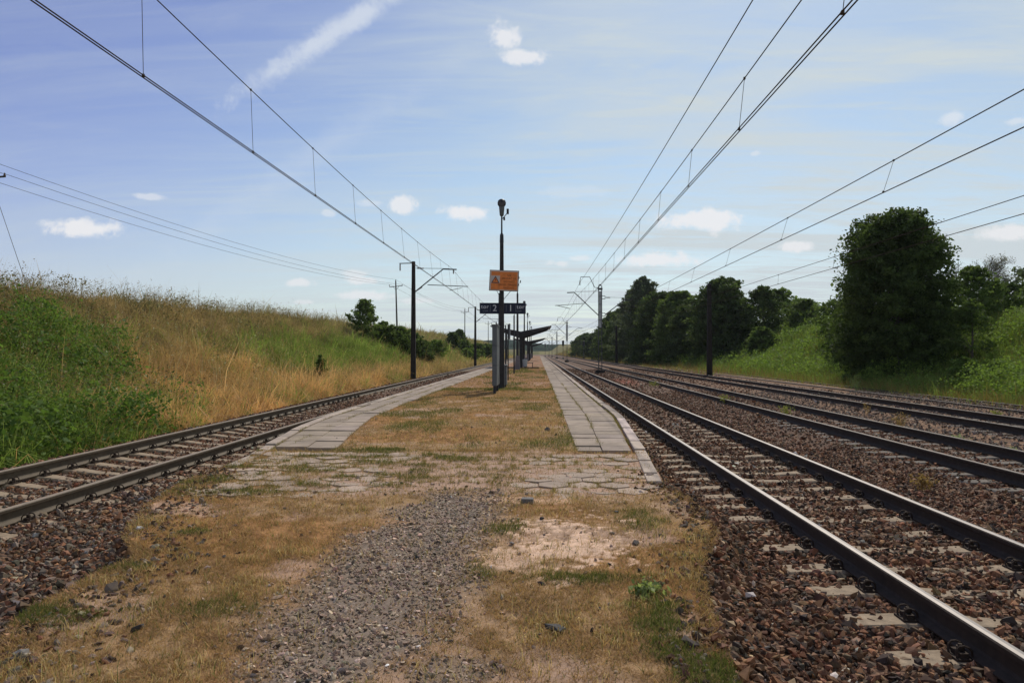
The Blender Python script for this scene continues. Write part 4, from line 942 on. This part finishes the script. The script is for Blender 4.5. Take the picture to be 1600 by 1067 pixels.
# ------------------------------------------------------------------ platform furniture
MAT_post = mat('lamp_concrete', (.040, .037, .036), rough=.85, var=.3, vscale=5, bump=.004, bscale=30)
MAT_blk = mat('black_paint', (.025, .025, .03), rough=.5); MAT_grey = mat('galvanised_steel', (.13, .14, .145), rough=.6, metal=.2, var=.15, vscale=3)
MAT_navy = mat('navy_enamel', (.012, .016, .040), rough=.45, spec=.3); MAT_white = mat('white_lettering', (.72, .72, .74), rough=.5); MAT_greyl = mat('grey_lettering', (.24, .25, .28), rough=.5)
MAT_orange = mat('orange_board', (.74, .22, .05), rough=.6, var=.2, vscale=6); MAT_cream = mat('cream_border', (.62, .50, .42), rough=.6); MAT_text = mat('dark_lettering', (.10, .02, .01), rough=.6)
MAT_glass = mat('lamp_glass', (.07, .055, .05), rough=.35)
def text_mesh(body, size, m, parent, loc, name='lettering', align='CENTER', sx=1.0):
    c = bpy.data.curves.new(name, 'FONT'); c.body = body; c.size = size; c.align_x = align; c.align_y = 'CENTER'; c.extrude = .001; c.space_line = .95; c.offset = 0; c.space_character = 1.12
    t = bpy.data.objects.new('t', c); COL.objects.link(t); dg = bpy.context.evaluated_depsgraph_get(); me = bpy.data.meshes.new_from_object(t.evaluated_get(dg)); bpy.data.objects.remove(t)
    me.materials.clear(); o = link(name, me, m, parent); o.location = loc; o.rotation_euler = (R(90), 0, 0); o.scale = (sx, 1, 1); return o
def lamp(x, y, h, label, plinth=True):
    root = empty('platform_lamp', (x, y, .17), label=label, cat='lamp post', group='tall lamp posts along the middle of the platform'); H = h
    MB().box((0, 0, (H * .80) / 2), (.23, .23, H * .80), taper=.62).build('post', MAT_post, root, bevel=.02)
    MB().tube([(0, 0, H * .79), (0, 0, H * .83), (0, 0, H * .84), (0, 0, H - .35)], [.085, .075, .035, .030], 10).build('upper_tube', MAT_blk, root)
    MB().lathe([(.05, 0), (.08, .03), (.115, .40), (.10, .44)], (0, 0, H - .52), 14).build('lamp_neck', MAT_grey, root, smooth=True)
    MB().lathe([(.03, -.17), (.10, -.145), (.16, -.07), (.172, .02), (.145, .11), (.08, .16), (.02, .175)], (0, 0, H), 18).build('lamp_head', MAT_blk, root, smooth=True)
    mb = MB(); mb.lathe([(.02, -.012), (.13, -.004), (.13, .004), (.02, .012)], (0, 0, 0), 18); l = mb.build('lamp_glass', MAT_glass, root); l.location = (0, -.16, H - .02); l.rotation_euler = (R(80), 0, 0)
    MB().tube([(.03, 0, H - .62), (.20, 0, H - .42)], .018, 6).box((.24, 0, H - .33), (.09, .12, .20)).box((.10, 0, H - .62), (.07, .07, .12)).build('loudspeaker', MAT_blk, root)
    if plinth: MB().box((0, 0, .55), (.50, .46, 1.35), taper=.62).build('base', MAT_grey if False else mat('plinth', (.16, .14, .145), rough=.8, var=.2), root, bevel=.02)
    return root
lamp(-1.46, 29.4, 7.45, 'nearest lamp post on the platform, carrying the orange and the dark blue signs', plinth=False)
for i, (x, y, lb) in enumerate([(-1.74, 61.8, 'second lamp post, right of the signs, with a thick grey plinth'), (-1.74, 92, 'third lamp post, seen above the valley of the shelter roof'), (-1.74, 120, 'fourth lamp post, behind the shelter roof'), (-1.74, 152, 'fifth lamp post, small above the shelter roof'), (-1.74, 182, 'sixth and farthest lamp post on the platform')]): lamp(x, y, 7.75, lb)
# orange warning board
root = empty('warning_sign', (-1.36, 29.24, 4.50), label='orange warning board with triangle and five lines of text on the nearest lamp post', cat='warning sign'); root.rotation_euler = (0, R(2.6), R(-2))
MB().box((0, 0, 0), (1.17, .03, .83)).build('frame', mat('dark_frame', (.06, .045, .04), rough=.6), root, bevel=.008)
MB().box((0, -.018, 0), (1.13, .012, .79)).build('border', MAT_cream, root)
MB().box((.01, -.027, -.005), (1.05, .010, .71)).build('board', MAT_orange, root)
MB().box((-.34, -.034, .04), (.35, .006, .30)).build('panel', mat('pale_panel', (.55, .47, .42), rough=.6), root)
def tri(cx, cz, w, h, y, t): return [(cx - w / 2, y, cz - h / 2), (cx + w / 2, y, cz - h / 2), (cx, y, cz + h / 2), (cx - w / 2, y + t, cz - h / 2), (cx + w / 2, y + t, cz - h / 2), (cx, y + t, cz + h / 2)]
TF = [(0, 1, 2), (5, 4, 3), (0, 3, 4, 1), (1, 4, 5, 2), (2, 5, 3, 0)]
MB().add(tri(-.34, .035, .33, .28, -.041, .004), TF).build('triangle', MAT_blk, root); MB().add(tri(-.34, .022, .235, .195, -.044, .003), TF).build('triangle', MAT_orange, root)
MB().add([(-.33, -.047, .09), (-.37, -.047, .01), (-.345, -.047, .01), (-.355, -.047, -.05), (-.31, -.047, .03), (-.335, -.047, .03), (-.315, -.047, .09)], [(0, 1, 2, 3, 4, 5, 6)]).build('bolt_symbol', mat('red_symbol', (.35, .02, .015)), root)
for i, tx in enumerate(('NIE', 'ZBLIŻAĆ SIĘ', 'DO SIECI', 'GROZI ŚMIERCIĄ', 'RAŻENIE')): text_mesh(tx, .098, MAT_text, root, (.20, -.034, .21 - i * .125))
MB().tube([(-.28, .03, -.40), (-.10, .10, -.72)], .010, 6).tube([(.28, .03, -.40), (-.02, .10, -.78)], .010, 6).build('brace', MAT_grey, root)
for q in (-.28, .28): MB().box((-.04, .09, q), (.24, .20, .035)).build('clamp', MAT_grey, root)
# track number sign
root = empty('track_number_sign', (-1.43, 29.62, 3.42), label='dark blue board reading tor 2 and tor 1 across the nearest lamp post', cat='sign'); root.rotation_euler = (0, R(.4), 0)
MB().box((0, 0, 0), (1.86, .06, .44)).build('board', MAT_navy, root, bevel=.006)
for tx, s_, x, z, m in (('2', .36, -.32, .0, MAT_white), ('1', .36, .32, .0, MAT_white), ('tor', .22, -.72, .06, MAT_white), ('tor', .22, .72, .06, MAT_white), ('track', .09, -.70, -.10, MAT_greyl), ('track', .09, .66, -.10, MAT_greyl)): text_mesh(tx, s_, m, root, (x, -.034, z))
for q in (-.50, .53, .14): MB().box((q, -.032, 0), (.010, .006, .28)).build('divider', MAT_greyl, root)
MB().tube([(-.15, .06, -3.25), (-.15, .06, .62)], .028, 8).build('post', MAT_grey, root)
# grey information boards seen edge on
def info(x, y, w, d, h, legz, label, top=None):
    root = empty('information_board', (x, y, .17), label=label, cat='information board')
    MB().box((0, 0, legz + (h - legz) / 2), (w, d, h - legz)).build('panel', MAT_grey, root, bevel=.02)
    MB().box((0, 0, h + .02), (w + .05, d + .06, .05)).build('cap', MAT_grey, root, bevel=.01)
    for q in (.34, .67): MB().box((0, 0, legz + (h - legz) * q), (w + .012, d + .01, .012)).build('seam', MAT_blk, root)
    for s in (-1, 1): mb2 = MB().box((0, s * (d / 2 - .05), legz / 2 + .05), (w * .55, .08, legz + .1)).build('leg', MAT_blk, root)
    return root
info(-1.53, 26.6, .17, 1.7, 2.42, .30, 'tall grey information board seen edge on in front of the nearest lamp post')
info(-1.40, 30.9, .17, .75, .92, .12, 'low grey cabinet with a pale top right beside the nearest lamp post')
def pole(x, y, h, label, board=None, hook=False, r=.030):
    root = empty('sign_pole', (x, y, .17), label=label, cat='sign pole', group='thin poles of signs seen edge on')
    MB().tube([(0, 0, 0), (0, 0, h)], r, 8).build('post', MAT_blk, root)
    if hook: MB().tube([(0, 0, h - .02), (.03, 0, h + .10), (.12, 0, h + .15), (.22, 0, h + .12), (.24, 0, h + .03)], .022, 8).build('hook', MAT_blk, root)
    if board: MB().box((board[0], 0, board[1]), (board[2], .6, board[3])).build('board', MAT_grey, root, bevel=.005)
pole(-1.54, 34.7, 2.75, 'nearer of the two thin dark poles right of the grey board'); pole(-1.55, 37.9, 2.9, 'farther of the two thin poles, with a narrow grey plate at its top', (.07, 2.55, .07, .8))
pole(-1.64, 50, 4.0, 'thin pole with curled top standing left of the second lamp post', hook=True, r=.05); pole(-2.9, 66, 3.3, 'dark thin pole under the left wing of the shelter roof', r=.06)
# shelters
def shelter(y, ln, label):
    root = empty('platform_shelter', (-1.62, y, .17), label=label, cat='shelter', group='butterfly roof shelters on the platform')
    for s, nm in ((-1, 'roof_wing'), (1, 'roof_wing')):
        x1, z1 = s * 2.85, 3.98; v = []
        for yy in (0, ln): v += [(0, yy, 3.42), (x1, yy, z1), (x1, yy, z1 - .09), (0, yy, 3.22)]
        f = [(0, 1, 2, 3), (7, 6, 5, 4), (0, 4, 5, 1), (1, 5, 6, 2), (2, 6, 7, 3), (3, 7, 4, 0)]
        if s > 0: f = [tuple(reversed(q)) for q in f]
        w = MB().add(v, f).build('roof_wing', MAT_blk, root)
        for k in range(int(ln / 2.5) + 1):
            yy = .15 + k * 2.5; MB().add([(0, yy - .06, 3.22), (x1 * .9, yy - .06, z1 - .20), (x1 * .9, yy - .06, z1 - .28), (0, yy - .06, 2.85), (0, yy + .06, 3.22), (x1 * .9, yy + .06, z1 - .20), (x1 * .9, yy + .06, z1 - .28), (0, yy + .06, 2.85)],
                [(0, 1, 2, 3), (7, 6, 5, 4), (0, 4, 5, 1), (1, 5, 6, 2), (2, 6, 7, 3), (3, 7, 4, 0)]).build('roof_beam', MAT_post, root)
    for k in range(int(ln / 5) + 1): MB().box((0, .3 + k * (ln - .6) / int(ln / 5), 1.6), (.30, .24, 3.2)).build('column', MAT_post, root, bevel=.01)
shelter(68.5, 9, 'nearest butterfly roof shelter on the platform'); shelter(128, 9, 'second shelter down the platform, smaller beyond the first'); shelter(190, 9, 'third and farthest shelter on the platform')
def bench(x, y, label):
    root = empty('bench', (x, y, .2), label=label, cat='bench'); mt = mat('bench_slats', (.10, .06, .045), rough=.7)
    MB().box((0, 0, .45), (.75, 1.6, .05)).build('seat', mt, root); MB().box((-.34, 0, .80), (.04, 1.6, .16)).box((-.34, 0, .62), (.04, 1.6, .10)).build('backrest', mt, root)
    for s in (-1, 1): MB().box((.30, s * .7, .22), (.05, .05, .44)).box((-.32, s * .7, .42), (.05, .05, .84)).build('leg', MAT_blk, root)
bench(-.85, 71, 'dark bench at the foot of the shelter column')
root = empty('litter_bin', (-1.2, 66.5, .2), label='small pale litter bin between the shelter column and the bench', cat='litter bin')
MB().lathe([(.16, .15), (.20, .2), (.22, .8), (.20, .82)], (0, 0, 0), 14).build('body', MAT_steel_l, root); MB().tube([(.0, 0, 0), (.0, 0, .2)], .03, 8).build('leg', MAT_blk, root)
# signals
def signal(x, y, h, label, lit=True):
    root = empty('railway_signal', (x, y, -.3), label=label, cat='railway signal', group='far light signals by the right tracks')
    MB().tube([(0, 0, 0), (0, 0, h)], .07, 8).build('post', MAT_steel, root); MB().box((0, -.08, h - .1), (.62, .10, 1.5)).build('screen', MAT_blk, root, bevel=.05)
    MB().box((0, 0, .2), (.5, .5, .4)).build('foundation', MAT_conc, root)
    mb = MB()
    for k in range(3): mb.tube([(0, -.13, h + .35 - k * .42), (0, -.30, h + .37 - k * .42)], .10, 8)
    mb.build('lamp_hood', MAT_blk, root)
signal(6.9, 205, 4.6, 'light signal with dark head on a post right of the third steel mast'); signal(13.2, 214, 4.6, 'light signal standing left of the far dark tree clump'); signal(1.9 + 1.2, 330, 5.2, 'small far signal near the vanishing point of the tracks')
# small loose things in the foreground
def rock(label, px, py, size, colr, flat=.6, zz=0.03, name='stone', cat='stone', seed=0):
    d = (CAM_H - zz) * 1150 / (py - 550); x = (px - 841) * d / 1150; z = float(zplat_xy(np.array([x]), np.array([d]))[0])
    V, F, C = stones(np.array([(0, 0, 0.)]), size, ICO, np.array([colr]), flat=flat, sd=.01, cube=.1, tilt=.12); o = link(name, bigmesh(name, V, F, C), MAT_stone); o.location = (x, d, z + size * .16); o.rotation_euler = (0, 0, seed)
    return tag(o, label, cat)
d = 1.60 * 1150 / (792 - 550); x = (824 - 841) * d / 1150
b = MB().box((0, 0, 0), (.125, .10, .055)).build('paving_brick', mat('brick_grey', (.17, .155, .14), rough=.9, var=.3, vscale=30, bump=.003, bscale=80), bevel=.006); b.location = (x, d, .125); b.rotation_euler = (0, 0, -.06); tag(b, 'lone grey paving brick lying on the turf in the middle of the platform', 'brick')
rock('round white stone on the turf near the left track', 208, 838, .075, (.62, .58, .54), .62); rock('dark stone on the turf, lower left of the path', 206, 988, .07, (.05, .042, .038))
rock('small pinkish stone on the dry turf left of the path', 318, 895, .045, (.38, .28, .25)); rock('flat dark stone in the turf at the lower middle', 868, 983, .10, (.075, .07, .065), .35)
rock('dark pebble at the upper left of the pale sand patch', 846, 820, .055, (.05, .045, .045)); rock('dark stone at the right side of the pale sand patch', 992, 852, .085, (.09, .075, .065), .5)
rock('dark brown clod below the pale sand patch', 846, 916, .055, (.06, .045, .04)); rock('small grey stone upper right of the sand patch', 962, 808, .055, (.10, .095, .09)); rock('grey stone on the sand patch', 955, 837, .055, (.10, .09, .085))
rock('grey stone on the pavers above the lone brick', 884, 756, .055, (.14, .13, .12)); rock('light stone at the lower left corner of the photo', 18, 1028, .075, (.28, .25, .22)); rock('pale flat stone beside the dark pebbles left of the sand', 800, 856, .05, (.28, .25, .23), .4)
rock('grey angular stone in the turf near the walkway slabs', 856, 686, .12, (.12, .11, .11)); rock('flat dark stone at the lower right of the turf', 1075, 900 + 100, .10, (.08, .06, .055), .5)

# ------------------------------------------------------------------ summer haze
def haze():
    mb = MB(); mb.box((0, 1250, 60), (3840, 2800, 125)); m = bpy.data.materials.new('haze_air'); m.use_nodes = True; N = m.node_tree.nodes; N.remove(N['Principled BSDF'])
    v = N.new('ShaderNodeVolumePrincipled'); v.inputs['Color'].default_value = (.86, .92, 1, 1); v.inputs['Density'].default_value = .00010; v.inputs['Anisotropy'].default_value = .3
    m.node_tree.links.new(v.outputs[0], N['Material Output'].inputs['Volume']); o = mb.build('haze', m); tag(o, kind='stuff')
haze()
